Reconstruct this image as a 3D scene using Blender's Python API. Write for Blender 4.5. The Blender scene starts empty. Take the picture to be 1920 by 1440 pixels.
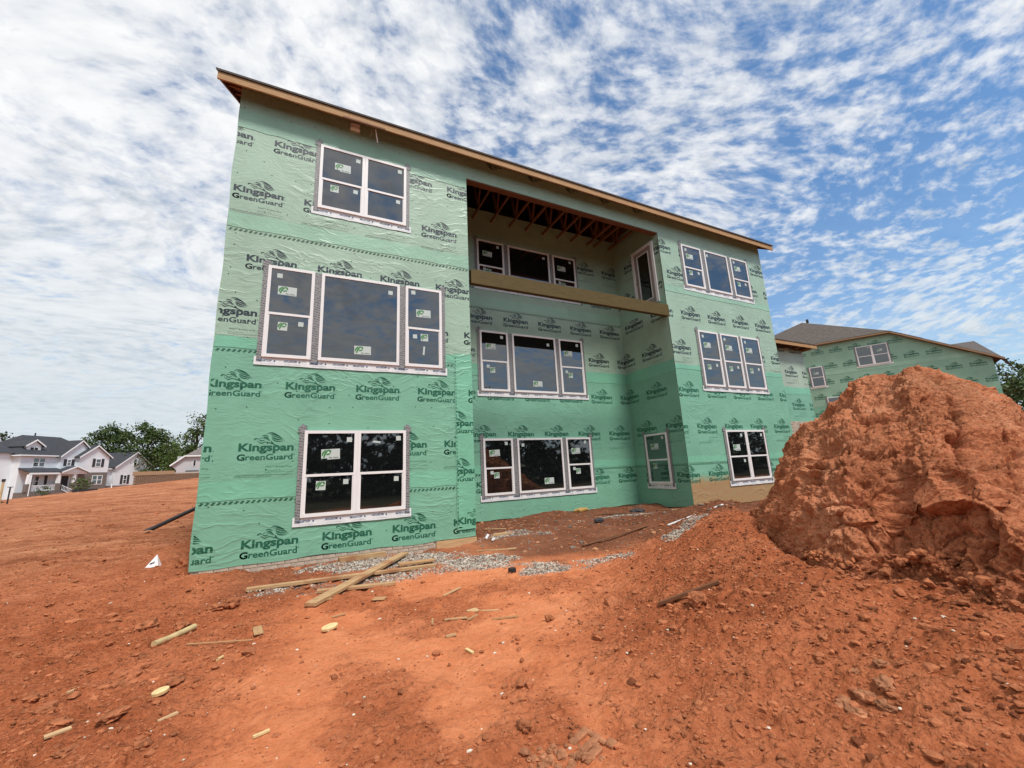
import bpy, bmesh, math, random
import numpy as np
from mathutils import Matrix, Vector, Euler
R = math.radians
sc = bpy.context.scene
col = sc.collection
rng = np.random.default_rng(7)
random.seed(7)

# ------------------------------------------------------------------ camera
CAM = Vector((1.76255, -8.78193, 1.39592))
def camera():
    yaw, pit, rol = R(26.3305), R(11.9469), R(-2.8166)
    f = Vector((math.sin(yaw)*math.cos(pit), math.cos(yaw)*math.cos(pit), math.sin(pit)))
    r = Vector((math.cos(yaw), -math.sin(yaw), 0)); u = r.cross(f)
    r2 = r*math.cos(rol) + u*math.sin(rol); u2 = -r*math.sin(rol) + u*math.cos(rol)
    cd = bpy.data.cameras.new('camera'); co = bpy.data.objects.new('camera', cd); col.objects.link(co)
    m = Matrix.Identity(4)
    for i in range(3):
        m[i][0] = r2[i]; m[i][1] = u2[i]; m[i][2] = -f[i]; m[i][3] = CAM[i]
    co.matrix_world = m
    cd.sensor_width = 36; cd.lens = 753.134/1920*36; cd.clip_start = .05; cd.clip_end = 2000
    sc.camera = co
camera()
sc.view_settings.view_transform = 'Standard'; sc.view_settings.look = 'None'
sc.view_settings.exposure = .24; sc.view_settings.gamma = 1; sc.view_settings.use_curve_mapping = False

# ------------------------------------------------------------------ node helper
class NT:
    def __init__(s, tree): s.t = tree; s.n = tree.nodes; s.l = tree.links
    def new(s, typ, **kw):
        n = s.n.new(typ)
        for k, v in kw.items():
            if k.startswith('i_'):
                n.inputs[k[2:].replace('_', ' ')].default_value = v
            else: setattr(n, k, v)
        return n
    def link(s, a, b): s.l.new(a, b)
    def val(s, sock, x):
        if isinstance(x, (int, float, tuple, list)): sock.default_value = x
        else: s.l.new(x, sock)
    def math(s, op, a, b=None, c=None, clamp=False):
        n = s.n.new('ShaderNodeMath'); n.operation = op; n.use_clamp = clamp
        s.val(n.inputs[0], a)
        if b is not None: s.val(n.inputs[1], b)
        if c is not None: s.val(n.inputs[2], c)
        return n.outputs[0]
    def vmath(s, op, a, b=None):
        n = s.n.new('ShaderNodeVectorMath'); n.operation = op
        s.val(n.inputs[0], a)
        if b is not None: s.val(n.inputs[1], b)
        return n.outputs[0]
    def noise(s, vec, scale, detail=4, rough=.55, dist=0, typ='FBM', lac=2.0):
        n = s.n.new('ShaderNodeTexNoise'); n.noise_type = typ
        n.inputs['Scale'].default_value = scale; n.inputs['Detail'].default_value = detail
        n.inputs['Roughness'].default_value = rough; n.inputs['Distortion'].default_value = dist
        n.inputs['Lacunarity'].default_value = lac
        if vec is not None: s.l.new(vec, n.inputs['Vector'])
        return n
    def ramp(s, x, pts, interp='LINEAR'):
        n = s.n.new('ShaderNodeValToRGB'); n.color_ramp.interpolation = interp
        e = n.color_ramp.elements
        while len(e) < len(pts): e.new(.5)
        for el, (p, c) in zip(e, pts):
            el.position = p
            el.color = (c, c, c, 1) if isinstance(c, (int, float)) else (*c, 1)
        s.val(n.inputs[0], x); return n.outputs[0]
    def mix(s, f, a, b, typ='MIX'):
        n = s.n.new('ShaderNodeMix'); n.data_type = 'RGBA'; n.blend_type = typ
        s.val(n.inputs[0], f)
        for k, x in ((6, a), (7, b)):
            if isinstance(x, tuple): n.inputs[k].default_value = (*x, 1) if len(x) == 3 else x
            else: s.l.new(x, n.inputs[k])
        return n.outputs[2]
    def mapping(s, vec, loc=(0,0,0), rot=(0,0,0), sca=(1,1,1)):
        n = s.n.new('ShaderNodeMapping'); s.l.new(vec, n.inputs[0])
        n.inputs[1].default_value = loc; n.inputs[2].default_value = rot; n.inputs[3].default_value = sca
        return n.outputs[0]

# ------------------------------------------------------------------ sky and sun
SUN_DIR = Vector((.10, -.50, .86)).normalized()
def world():
    w = bpy.data.worlds.new('World'); sc.world = w; w.use_nodes = True
    t = NT(w.node_tree); t.n.clear()
    out = t.new('ShaderNodeOutputWorld')
    sky = t.new('ShaderNodeTexSky', sky_type='NISHITA', sun_disc=False)
    sky.sun_elevation = math.asin(SUN_DIR.z)
    sky.sun_rotation = math.atan2(SUN_DIR.x, SUN_DIR.y)
    sky.air_density = 1.0; sky.dust_density = .6; sky.ozone_density = 2.5
    bg = t.new('ShaderNodeBackground'); bg.inputs[1].default_value = .10
    gv = t.new('ShaderNodeTexCoord').outputs['Generated']
    sep = t.new('ShaderNodeSeparateXYZ'); t.link(gv, sep.inputs[0])
    z = t.math('MAXIMUM', sep.outputs[2], 0.0)
    k = t.math('DIVIDE', 1.0, t.math('ADD', z, .12))
    cmb = t.new('ShaderNodeCombineXYZ')
    t.link(t.math('MULTIPLY', sep.outputs[0], k), cmb.inputs[0]); t.link(t.math('MULTIPLY', sep.outputs[1], k), cmb.inputs[1])
    p = cmb.outputs[0]
    # warp so the cell rows bend
    wn = t.noise(p, .55, 2, .5)
    wv = t.vmath('SUBTRACT', wn.outputs['Color'], (.5, .5, .5))
    sv = t.new('ShaderNodeVectorMath', operation='SCALE'); t.link(wv, sv.inputs[0]); sv.inputs['Scale'].default_value = 1.0
    pw = t.vmath('ADD', p, sv.outputs[0])
    pw = t.mapping(pw, rot=(0, 0, R(38)), sca=(1.0, 1.3, 1))
    big = t.noise(pw, 1.1, 3, .5).outputs[0]
    mid = t.noise(pw, 7.0, 4, .55, .1).outputs[0]
    cell = t.noise(pw, 17.0, 5, .6, .1).outputs[0]
    # coverage: dense to the left and low down, broken to the right
    cov = t.math('ADD', t.math('MULTIPLY', sep.outputs[0], -.33), t.math('MULTIPLY', sep.outputs[1], .02))
    cov = t.math('ADD', cov, .46)
    low = t.ramp(z, [(0.0, .30), (.12, .20), (.35, 0.0), (1.0, 0.0)])
    cov = t.math('ADD', cov, low)
    d = t.math('ADD', t.math('MULTIPLY', t.math('SUBTRACT', big, .5), .8), t.math('MULTIPLY', t.math('SUBTRACT', mid, .5), 1.25))
    d = t.math('ADD', d, t.math('MULTIPLY', t.math('SUBTRACT', cell, .5), 1.15))
    d = t.math('ADD', d, cov)
    alpha = t.ramp(d, [(0.0, 0.05), (.12, .20), (.36, .72), (.62, 1.0)])
    alpha = t.math('MAXIMUM', alpha, t.ramp(z, [(0.0, .80), (.10, .60), (.30, .14), (.5, .05)]))
    # thick parts are greyer, thin edges brighter
    sh = t.noise(t.mapping(pw, loc=(.02, .03, 0)), 11.0, 4, .58, .1).outputs[0]
    sh2 = t.noise(pw, 1.6, 3, .5).outputs[0]
    thick = t.math('ADD', t.math('MULTIPLY', t.math('SUBTRACT', sh, .5), 1.9), t.math('MULTIPLY', t.math('SUBTRACT', sh2, .5), 1.1))
    thick = t.math('ADD', thick, .36)
    ccol = t.ramp(thick, [(0.0, (.95, .96, .97)), (.40, (.84, .86, .89)), (1.0, (.46, .53, .62))])
    ccol = t.mix(1.0, ccol, (8.7, 8.7, 8.7), 'MULTIPLY')
    ccol = t.mix(t.ramp(z, [(0.0, .80), (.16, .65), (.45, 0.0)]), ccol, (5.1, 5.9, 6.4))
    blue = t.mix(1.0, sky.outputs[0], (.76, 1.18, 1.40), 'MULTIPLY')
    colr = t.mix(alpha, blue, ccol)
    t.link(colr, bg.inputs[0]); t.link(bg.outputs[0], out.inputs[0])
world()
def sun():
    l = bpy.data.lights.new('sun', 'SUN'); l.energy = 3.2; l.angle = R(12); l.color = (1, .95, .88)
    o = bpy.data.objects.new('sun', l); col.objects.link(o)
    o.rotation_euler = SUN_DIR.to_track_quat('Z', 'Y').to_euler(); o.location = (0, 0, 60)
sun()

# ------------------------------------------------------------------ materials
def newmat(name):
    m = bpy.data.materials.new(name); m.use_nodes = True
    t = NT(m.node_tree); b = t.n['Principled BSDF']
    return m, t, b
def bump(t, b, h, strength=.5, dist=.01, prev=None):
    n = t.new('ShaderNodeBump'); n.inputs['Strength'].default_value = strength; n.inputs['Distance'].default_value = dist
    t.link(h, n.inputs['Height'])
    if prev is not None: t.link(prev, n.inputs['Normal'])
    t.link(n.outputs[0], b.inputs['Normal']); return n.outputs[0]
def simple(name, c, rough=.6, var=.12, scale=6, spec=.5, bumpd=0, metal=0):
    m, t, b = newmat(name)
    pos = t.new('ShaderNodeTexCoord').outputs['Object']
    n = t.noise(pos, scale, 5, .6).outputs[0]
    c2 = tuple(min(1, x*(1+var)) for x in c); c1 = tuple(x*(1-var) for x in c)
    t.link(t.ramp(n, [(.3, c1), (.7, c2)]), b.inputs['Base Color'])
    b.inputs['Roughness'].default_value = rough; b.inputs['Specular IOR Level'].default_value = spec
    b.inputs['Metallic'].default_value = metal
    if bumpd: bump(t, b, t.noise(pos, scale*8, 5, .6).outputs[0], .6, bumpd)
    return m

def creases(t, pos):
    """wrinkle height of loose house wrap, shared by the sheets and the print on them"""
    wn = t.noise(pos, .9, 2, .5)
    wv = t.vmath('SUBTRACT', wn.outputs['Color'], (.5, .5, .5))
    s = t.new('ShaderNodeVectorMath', operation='SCALE'); t.link(wv, s.inputs[0]); s.inputs['Scale'].default_value = .9
    pw = t.vmath('ADD', pos, s.outputs[0])
    a = t.noise(t.mapping(pw, rot=(0, R(40), 0), sca=(1.0, 1.0, 3.0)), 1.1, 3, .5, .2).outputs[0]
    b = t.noise(t.mapping(pw, rot=(0, R(-28), 0), sca=(1.0, 1.0, 3.4)), 1.0, 3, .5, .2).outputs[0]
    def rid(x, p): return t.math('POWER', t.math('SUBTRACT', 1.0, t.math('MULTIPLY', t.math('ABSOLUTE', t.math('SUBTRACT', x, .5)), 4.0), clamp=True), p)
    m1 = t.ramp(t.noise(pos, .75, 3, .5).outputs[0], [(.47, .0), (.66, 1.0)])
    m2 = t.ramp(t.noise(t.mapping(pos, loc=(7, 3, 5)), .75, 3, .5).outputs[0], [(.47, .0), (.66, 1.0)])
    h = t.math('MULTIPLY', t.math('ADD', t.math('MULTIPLY', rid(a, 6.0), m1), t.math('MULTIPLY', rid(b, 6.0), m2)), .6)
    big = t.noise(pos, 1.4, 2, .5).outputs[0]
    f = t.noise(t.mapping(pw, rot=(0, R(42), 0), sca=(1, 1, 2.6)), 8.5, 4, .6).outputs[0]
    h = t.math('ADD', h, t.math('MULTIPLY', big, .45))
    return t.math('ADD', h, t.math('MULTIPLY', f, .48))
def wrapmat(name, c, rough=.42, stain=False, strength=.55, dist=.02):
    m, t, b = newmat(name)
    pos = t.new('ShaderNodeNewGeometry').outputs['Position']
    n = t.noise(pos, 1.1, 4, .6).outputs[0]
    c1 = tuple(x*.90 for x in c); c2 = tuple(min(1, x*1.10) for x in c)
    base = t.ramp(n, [(.3, c1), (.7, c2)])
    fib = t.noise(t.mapping(pos, sca=(1, 1, .25)), 90, 2, .5).outputs[0]
    base = t.mix(t.math('MULTIPLY', fib, .14), base, tuple(x*.62 for x in c))
    if stain:
        sp = t.new('ShaderNodeSeparateXYZ'); t.link(pos, sp.inputs[0])
        e = t.math('ADD', sp.outputs[2], t.math('MULTIPLY', t.noise(t.mapping(pos, sca=(1, 1, .4)), 2.4, 5, .6).outputs[0], -.55))
        k = t.ramp(e, [(.44, 1.0), (.66, 0.0)])
        k = t.math('MULTIPLY', k, t.ramp(t.noise(pos, 9, 4, .7).outputs[0], [(.25, .72), (.6, .95)]))
        base = t.mix(k, base, (.40, .215, .095))
    t.link(base, b.inputs['Base Color'])
    b.inputs['Roughness'].default_value = rough; b.inputs['Specular IOR Level'].default_value = .45
    bump(t, b, creases(t, pos), strength, dist)
    return m
def inkmat(name, c):
    m, t, b = newmat(name)
    pos = t.new('ShaderNodeNewGeometry').outputs['Position']
    n = t.noise(pos, 14, 4, .6).outputs[0]
    t.link(t.ramp(n, [(.3, tuple(x*.8 for x in c)), (.75, tuple(x*1.6 for x in c))]), b.inputs['Base Color'])
    b.inputs['Roughness'].default_value = .5
    bump(t, b, creases(t, pos), .55, .02)
    return m
def woodmat(name, c, rough=.7, grain=(1, 14, 14), mud=False):
    m, t, b = newmat(name)
    pos = t.new('ShaderNodeTexCoord').outputs['Object']
    g = t.noise(t.mapping(pos, sca=grain), 4, 6, .62, .6).outputs[0]
    big = t.noise(pos, 1.2, 3, .5).outputs[0]
    cc = t.ramp(g, [(.28, tuple(x*.55 for x in c)), (.5, c), (.75, tuple(min(1, x*1.25) for x in c))])
    cc = t.mix(t.math('MULTIPLY', big, .45), cc, tuple(x*.6 for x in c))
    if mud: cc = t.mix(t.ramp(t.noise(t.mapping(pos, loc=(4, 2, 7)), 3.2, 5, .7).outputs[0], [(.46, 0.0), (.66, .75)]), cc, (.30, .125, .060))
    t.link(cc, b.inputs['Base Color']); b.inputs['Roughness'].default_value = rough
    b.inputs['Specular IOR Level'].default_value = .25
    bump(t, b, g, .4, .004)
    return m

M = {}
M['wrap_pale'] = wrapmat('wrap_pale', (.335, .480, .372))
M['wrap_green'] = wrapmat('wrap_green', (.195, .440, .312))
M['wrap_band'] = wrapmat('wrap_band', (.200, .500, .345), .36)
M['wrap_band_pale'] = wrapmat('wrap_band_pale', (.305, .515, .385), .36)
M['wrap_muddy'] = wrapmat('wrap_muddy', (.195, .440, .312), .5, True)
M['wrap_far'] = wrapmat('wrap_far', (.265, .455, .335))
M['wrap_grey'] = wrapmat('wrap_grey', (.37, .47, .375))
M['ink_navy'] = inkmat('ink_navy', (.012, .022, .035))
M['ink_green'] = inkmat('ink_green', (.007, .095, .052))
M['nail'] = simple('nail', (.03, .09, .07), .5)
M['vinyl'] = simple('vinyl', (.80, .79, .785), .38, .03, 3)
M['sill_white'] = simple('sill_white', (.74, .76, .77), .55, .08, 9, bumpd=.004)
M['ink_blue'] = simple('ink_blue', (.05, .11, .22), .6)
M['paper'] = simple('paper', (.50, .57, .54), .6, .05, 20)
M['paper_white'] = simple('paper_white', (.82, .83, .84), .5, .03, 10)
M['logo_green'] = simple('logo_green', (.035, .20, .045), .5)
M['black'] = simple('black', (.018, .018, .02), .55, .2)
M['blackgloss'] = simple('blackgloss', (.02, .021, .024), .3, .2)
M['wood'] = woodmat('wood', (.46, .27, .13))
M['wood_pale'] = woodmat('wood_pale', (.58, .38, .20))
M['lumber'] = woodmat('lumber', (.50, .32, .165), mud=True)
M['wood_red'] = woodmat('wood_red', (.19, .082, .04))
M['wood_truss'] = woodmat('wood_truss', (.27, .125, .062))
M['beam'] = woodmat('beam', (.110, .078, .026), .75, (1, 9, 16))
M['osb'] = woodmat('osb', (.20, .105, .052), .8, (6, 6, 6))
M['timber_cap'] = woodmat('timber_cap', (.36, .235, .14))
M['bamboo'] = simple('bamboo', (.52, .40, .20), .6, .25, 8)
M['cream'] = simple('cream', (.66, .50, .24), .6, .2, 14)
M['siding_dark'] = simple('siding_dark', (.03, .03, .035), .6)
M['metal_grey'] = simple('metal_grey', (.25, .25, .25), .5, .1, metal=.3)
M['knob'] = simple('knob', (.6, .6, .6), .25, .05, metal=1)
M['doorleaf'] = simple('doorleaf', (.30, .26, .23), .5)
M['yellow'] = simple('yellow', (.42, .24, .06), .6)
M['fabric_dark'] = simple('fabric_dark', (.035, .035, .04), .8, .5, 20, bumpd=.02)

def glassmat():
    m, t, b = newmat('window_glass')
    pos = t.new('ShaderNodeNewGeometry').outputs['Position']
    b.inputs['Base Color'].default_value = (.006, .007, .008, 1)
    b.inputs['Roughness'].default_value = .02; b.inputs['IOR'].default_value = 1.78
    b.inputs['Specular IOR Level'].default_value = 1.0
    bump(t, b, t.noise(pos, .9, 2, .5).outputs[0], .06, .02)
    return m
M['glass'] = glassmat()

def tapemat():
    m, t, b = newmat('flashing_tape')
    pos = t.new('ShaderNodeTexCoord').outputs['Object']
    sp = t.new('ShaderNodeSeparateXYZ'); t.link(pos, sp.inputs[0])
    fr = t.math('FRACT', t.math('MULTIPLY', t.math('ADD', sp.outputs[2], t.math('MULTIPLY', sp.outputs[0], .25)), 19.0))
    dash = t.math('GREATER_THAN', fr, .66)
    n = t.noise(pos, 40, 4, .6).outputs[0]
    base = t.ramp(n, [(.3, (.20, .20, .205)), (.7, (.30, .295, .30))])
    k = t.math('MULTIPLY', dash, t.math('GREATER_THAN', t.noise(t.mapping(pos, sca=(14, 14, 8)), 2.0, 2, .5).outputs[0], .46))
    t.link(t.mix(t.math('MULTIPLY', k, .8), base, (.035, .035, .04)), b.inputs['Base Color'])
    b.inputs['Roughness'].default_value = .5
    bump(t, b, n, .5, .004)
    return m
M['tape'] = tapemat()

def shinglemat(name, c):
    m, t, b = newmat(name)
    pos = t.new('ShaderNodeTexCoord').outputs['Object']
    br = t.new('ShaderNodeTexBrick'); br.offset = .5
    br.inputs['Scale'].default_value = 1.0; br.inputs['Brick Width'].default_value = .33; br.inputs['Row Height'].default_value = .145
    br.inputs['Mortar Size'].default_value = .012; br.inputs['Bias'].default_value = 0
    br.inputs['Color1'].default_value = (*c, 1); br.inputs['Color2'].default_value = (*tuple(x*.55 for x in c), 1)
    br.inputs['Mortar'].default_value = (*tuple(x*.35 for x in c), 1)
    sp = t.new('ShaderNodeSeparateXYZ'); t.link(pos, sp.inputs[0]); cb = t.new('ShaderNodeCombineXYZ')
    t.link(t.math('ADD', sp.outputs[0], t.math('MULTIPLY', sp.outputs[1], .3)), cb.inputs[0]); t.link(t.math('MULTIPLY', sp.outputs[2], 1.6), cb.inputs[1])
    t.link(cb.outputs[0], br.inputs[0])
    n = t.noise(pos, 5, 6, .75).outputs[0]
    t.link(t.mix(.55, br.outputs[0], t.ramp(n, [(.3, tuple(x*.5 for x in c)), (.7, tuple(x*1.7 for x in c))])), b.inputs['Base Color'])
    b.inputs['Roughness'].default_value = .9
    bump(t, b, br.outputs[1], .4, .01)
    return m
M['shingle'] = shinglemat('shingle', (.092, .076, .066))
M['shingle_dark'] = shinglemat('shingle_dark', (.040, .043, .052))
M['shingle_grey'] = shinglemat('shingle_grey', (.17, .15, .14))

def sidingmat(name, c):
    m, t, b = newmat(name)
    pos = t.new('ShaderNodeTexCoord').outputs['Object']
    sp = t.new('ShaderNodeSeparateXYZ'); t.link(pos, sp.inputs[0])
    fr = t.math('FRACT', t.math('MULTIPLY', sp.outputs[2], 5.2))
    n = t.noise(pos, 1.5, 4, .6).outputs[0]
    base = t.ramp(n, [(.3, tuple(x*.94 for x in c)), (.7, c)])
    t.link(t.mix(t.ramp(fr, [(0, .45), (.12, 0.0)]), base, tuple(x*.45 for x in c)), b.inputs['Base Color'])
    b.inputs['Roughness'].default_value = .6
    bump(t, b, fr, .5, .03)
    return m
M['siding'] = sidingmat('siding', (.80, .86, .89))
M['siding_grey'] = sidingmat('siding_grey', (.50, .51, .53))
M['trim'] = simple('trim', (.78, .81, .82), .5, .03)
def brickmat(name, c1, c2, mortar, w=.2, h=.066):
    m, t, b = newmat(name)
    pos = t.new('ShaderNodeTexCoord').outputs['Object']
    sp = t.new('ShaderNodeSeparateXYZ'); t.link(pos, sp.inputs[0]); cb = t.new('ShaderNodeCombineXYZ')
    t.link(t.math('ADD', sp.outputs[0], sp.outputs[1]), cb.inputs[0]); t.link(sp.outputs[2], cb.inputs[1])
    br = t.new('ShaderNodeTexBrick'); br.inputs['Scale'].default_value = 1
    br.inputs['Brick Width'].default_value = w; br.inputs['Row Height'].default_value = h; br.inputs['Mortar Size'].default_value = h*.12
    br.inputs['Color1'].default_value = (*c1, 1); br.inputs['Color2'].default_value = (*c2, 1); br.inputs['Mortar'].default_value = (*mortar, 1)
    t.link(cb.outputs[0], br.inputs[0])
    n = t.noise(pos, 9, 5, .7).outputs[0]
    t.link(t.mix(t.math('MULTIPLY', n, .5), br.outputs[0], tuple(x*.5 for x in c1)), b.inputs['Base Color'])
    b.inputs['Roughness'].default_value = .85
    bump(t, b, br.outputs[1], -.5, .01)
    return m
M['brick_dark'] = brickmat('brick_dark', (.14, .115, .10), (.20, .17, .15), (.25, .23, .21))
M['stone_wall'] = brickmat('stone_wall', (.22, .13, .08), (.30, .19, .12), (.10, .06, .04), .55, .17)
M['brick'] = simple('brick', (.46, .38, .30), .85, .35, 7, bumpd=.006)
M['mortar'] = simple('mortar', (.42, .38, .33), .9, .2, 20, bumpd=.004)

def claymat(name, mound=False):
    m, t, b = newmat(name)
    pos = t.new('ShaderNodeNewGeometry').outputs['Position']
    wn = t.noise(pos, 5, 3, .6); sv = t.new('ShaderNodeVectorMath', operation='SCALE')
    t.link(t.vmath('SUBTRACT', wn.outputs['Color'], (.5, .5, .5)), sv.inputs[0]); sv.inputs['Scale'].default_value = .16
    pw = t.vmath('ADD', pos, sv.outputs[0])
    big = t.noise(pos, .55, 5, .6, .4).outputs[0]
    mid = t.noise(pos, 3.0, 6, .68, .3).outputs[0]
    fine = t.noise(pos, 26, 6, .72).outputs[0]
    grit = t.noise(pos, 120, 3, .7).outputs[0]
    def lumps(sc_):
        v = t.new('ShaderNodeTexVoronoi'); v.inputs['Scale'].default_value = sc_; t.link(pw, v.inputs['Vector'])
        return t.math('SUBTRACT', 1.0, v.outputs['Distance'])
    v = t.math('ADD', t.math('MULTIPLY', big, .50), t.math('ADD', t.math('MULTIPLY', mid, .45), t.math('MULTIPLY', fine, .45)))
    if mound:
        c = t.ramp(v, [(.49, (0.129, 0.037, 0.017)), (.58, (0.350, 0.109, 0.048)), (.69, (0.543, 0.194, 0.092)), (.84, (0.644, 0.290, 0.158))])
        dk = t.ramp(t.noise(t.mapping(pos, loc=(2, 1, 0)), .5, 4, .6, .5).outputs[0], [(.44, .0), (.62, .55)])
        c = t.mix(dk, c, t.ramp(v, [(.5, (.085, .032, .015)), (.72, (.230, .092, .043)), (.9, (.360, .165, .085))]))
        lk = .8
    else:
        at = t.new('ShaderNodeAttribute', attribute_name='soil')
        sp = t.new('ShaderNodeSeparateColor'); t.link(at.outputs['Color'], sp.inputs[0])
        at2 = t.new('ShaderNodeAttribute', attribute_name='soil2')
        sp2 = t.new('ShaderNodeSeparateColor'); t.link(at2.outputs['Color'], sp2.inputs[0])
        dry = t.ramp(v, [(.50, (0.307, 0.086, 0.035)), (.64, (0.535, 0.172, 0.072)), (.80, (0.642, 0.237, 0.109)), (.92, (0.714, 0.297, 0.154))])
        loose = t.ramp(v, [(.48, (0.175, 0.050, 0.020)), (.66, (0.327, 0.094, 0.037)), (.80, (0.464, 0.153, 0.067)), (.94, (0.623, 0.247, 0.122))])
        vf = t.math('ADD', t.math('MULTIPLY', t.noise(t.mapping(pos, rot=(0, 0, R(-12)), sca=(.35, 1.3, 1)), 1.1, 6, .7, .4).outputs[0], .7), t.math('MULTIPLY', mid, .3))
        far = t.ramp(vf, [(.36, (0.247, 0.083, 0.038)), (.46, (0.435, 0.160, 0.074)), (.56, (0.566, 0.236, 0.118)), (.68, (0.696, 0.357, 0.206))])
        brown = t.ramp(v, [(.48, (0.081, 0.031, 0.016)), (.68, (0.168, 0.064, 0.034)), (.84, (0.235, 0.098, 0.053)), (.95, (0.336, 0.176, 0.109))])
        c = t.mix(sp.outputs[0], dry, loose)
        c = t.mix(sp2.outputs[0], c, far)
        c = t.mix(sp.outputs[2], c, brown)
        gk = t.math('MULTIPLY', sp.outputs[1], t.ramp(t.noise(pos, 22, 5, .75).outputs[0], [(.38, .0), (.62, .95)]))
        gcol = t.ramp(t.noise(pos, 70, 3, .7).outputs[0], [(.3, (.12, .09, .07)), (.5, (.34, .31, .27)), (.7, (.56, .53, .48))])
        c = t.mix(gk, c, gcol)
        c = t.mix(sp2.outputs[1], c, t.ramp(v, [(.5, (.020, .022, .012)), (.8, (.060, .055, .028))]))
        lk = t.math('ADD', t.math('MULTIPLY', sp.outputs[0], .85), .15)
    # scattered dark crumbs and pale chips
    vo = t.new('ShaderNodeTexVoronoi'); vo.inputs['Scale'].default_value = 26; t.link(pos, vo.inputs['Vector'])
    spk = t.math('MULTIPLY', t.math('LESS_THAN', vo.outputs['Distance'], .14), t.math('GREATER_THAN', t.noise(pos, 2.2, 3, .6).outputs[0], .50))
    c = t.mix(t.math('MULTIPLY', spk, .65), c, (.085, .028, .013))
    vo2 = t.new('ShaderNodeTexVoronoi'); vo2.inputs['Scale'].default_value = 17; t.link(t.mapping(pos, loc=(3, 5, 1)), vo2.inputs['Vector'])
    spk2 = t.math('MULTIPLY', t.math('LESS_THAN', vo2.outputs['Distance'], .09), t.math('GREATER_THAN', t.noise(t.mapping(pos, loc=(9, 1, 4)), 1.7, 3, .6).outputs[0], .55))
    c = t.mix(t.math('MULTIPLY', spk2, .7), c, (.50, .32, .20))
    t.link(c, b.inputs['Base Color'])
    b.inputs['Roughness'].default_value = .95; b.inputs['Specular IOR Level'].default_value = .12
    L = t.math('ADD', t.math('MULTIPLY', lumps(9), .9), t.math('MULTIPLY', lumps(24), .5))
    L = t.math('MULTIPLY', L, lk)
    h0 = bump(t, b, L, .9, .055 if mound else .045)
    h1 = bump(t, b, mid, .9, .07 if mound else .05, h0)
    h2 = bump(t, b, fine, 1.0, .022 if mound else .016, h1)
    if not mound:
        h2 = bump(t, b, t.math('MULTIPLY', vf, sp2.outputs[0]), 1.0, .45, h2)
    bump(t, b, grit, .9, .005, h2)
    return m
M['clay'] = claymat('clay'); M['clay_mound'] = claymat('clay_mound', True)
M['clod'] = simple('clod', (.36, .130, .060), .95, .5, 9, .1, .02)
M['clod_pale'] = simple('clod_pale', (.40, .20, .105), .95, .3, 9, .1, .01)
M['clod_dark'] = simple('clod_dark', (.165, .055, .026), .95, .5, 9, .1, .02)
M['clod_mid'] = simple('clod_mid', (.38, .165, .085), .95, .5, 9, .1, .02)
M['gravel'] = simple('gravel', (.46, .415, .35), .85, .35, 5, .2)
M['gravel_dark'] = simple('gravel_dark', (.17, .135, .11), .85, .35, 5, .2)
M['pebble'] = simple('pebble', (.60, .53, .43), .8, .3, 20, .3)
def leafmat(name, a, bcol):
    m, t, b = newmat(name)
    oi = t.new('ShaderNodeNewGeometry')
    n = t.noise(oi.outputs['Position'], .55, 4, .7).outputs[0]
    t.link(t.ramp(n, [(.35, a), (.65, bcol)]), b.inputs['Base Color'])
    b.inputs['Roughness'].default_value = .6; b.inputs['Specular IOR Level'].default_value = .25
    return m
M['leaf'] = leafmat('leaf', (.026, .052, .014), (.078, .118, .028))
M['leaf_light'] = leafmat('leaf_light', (.045, .090, .018), (.095, .150, .035))
M['leaf_far'] = leafmat('leaf_far', (.016, .030, .012), (.040, .064, .022))
M['bark'] = simple('bark', (.09, .07, .055), .9, .3, 6, bumpd=.02)

# ------------------------------------------------------------------ mesh helpers
def mesh(name, V, F, mats, mi=None, smooth=False):
    me = bpy.data.meshes.new(name); me.from_pydata([tuple(v) for v in V], [], [tuple(f) for f in F]); me.update()
    for m in (mats if isinstance(mats, (list, tuple)) else [mats]): me.materials.append(m)
    if mi is not None: me.polygons.foreach_set('material_index', mi)
    if smooth: me.polygons.foreach_set('use_smooth', [True]*len(me.polygons))
    return me
def npmesh(name, V, F, mats, smooth=False, mi=None):
    """V (n,3) float, F (m,k) int arrays"""
    me = bpy.data.meshes.new(name); V = np.asarray(V, np.float32); F = np.asarray(F, np.int32)
    k = F.shape[1]
    me.vertices.add(len(V)); me.vertices.foreach_set('co', V.ravel())
    me.loops.add(F.size); me.loops.foreach_set('vertex_index', F.ravel())
    me.polygons.add(len(F)); me.polygons.foreach_set('loop_start', np.arange(0, F.size, k, dtype=np.int32))
    me.polygons.foreach_set('loop_total', np.full(len(F), k, np.int32))
    for m in (mats if isinstance(mats, (list, tuple)) else [mats]): me.materials.append(m)
    if mi is not None: me.polygons.foreach_set('material_index', np.asarray(mi, np.int32))
    me.polygons.foreach_set('use_smooth', np.full(len(F), smooth, bool))
    me.update(calc_edges=True); me.validate(); return me
def ob(name, me, parent=None, loc=(0,0,0), rot=(0,0,0), kind=None):
    o = bpy.data.objects.new(name, me); col.objects.link(o)
    o.location = loc; o.rotation_euler = rot
    if parent is not None: o.parent = parent
    if kind: o['kind'] = kind
    return o
def tag(o, label, cat, group=None):
    o['label'] = label; o['category'] = cat
    if group: o['group'] = group
    return o
def thing(name, label, cat, loc=(0,0,0), rz=0, group=None):
    return tag(ob(name, None, None, loc, (0, 0, rz)), label, cat, group)
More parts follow.
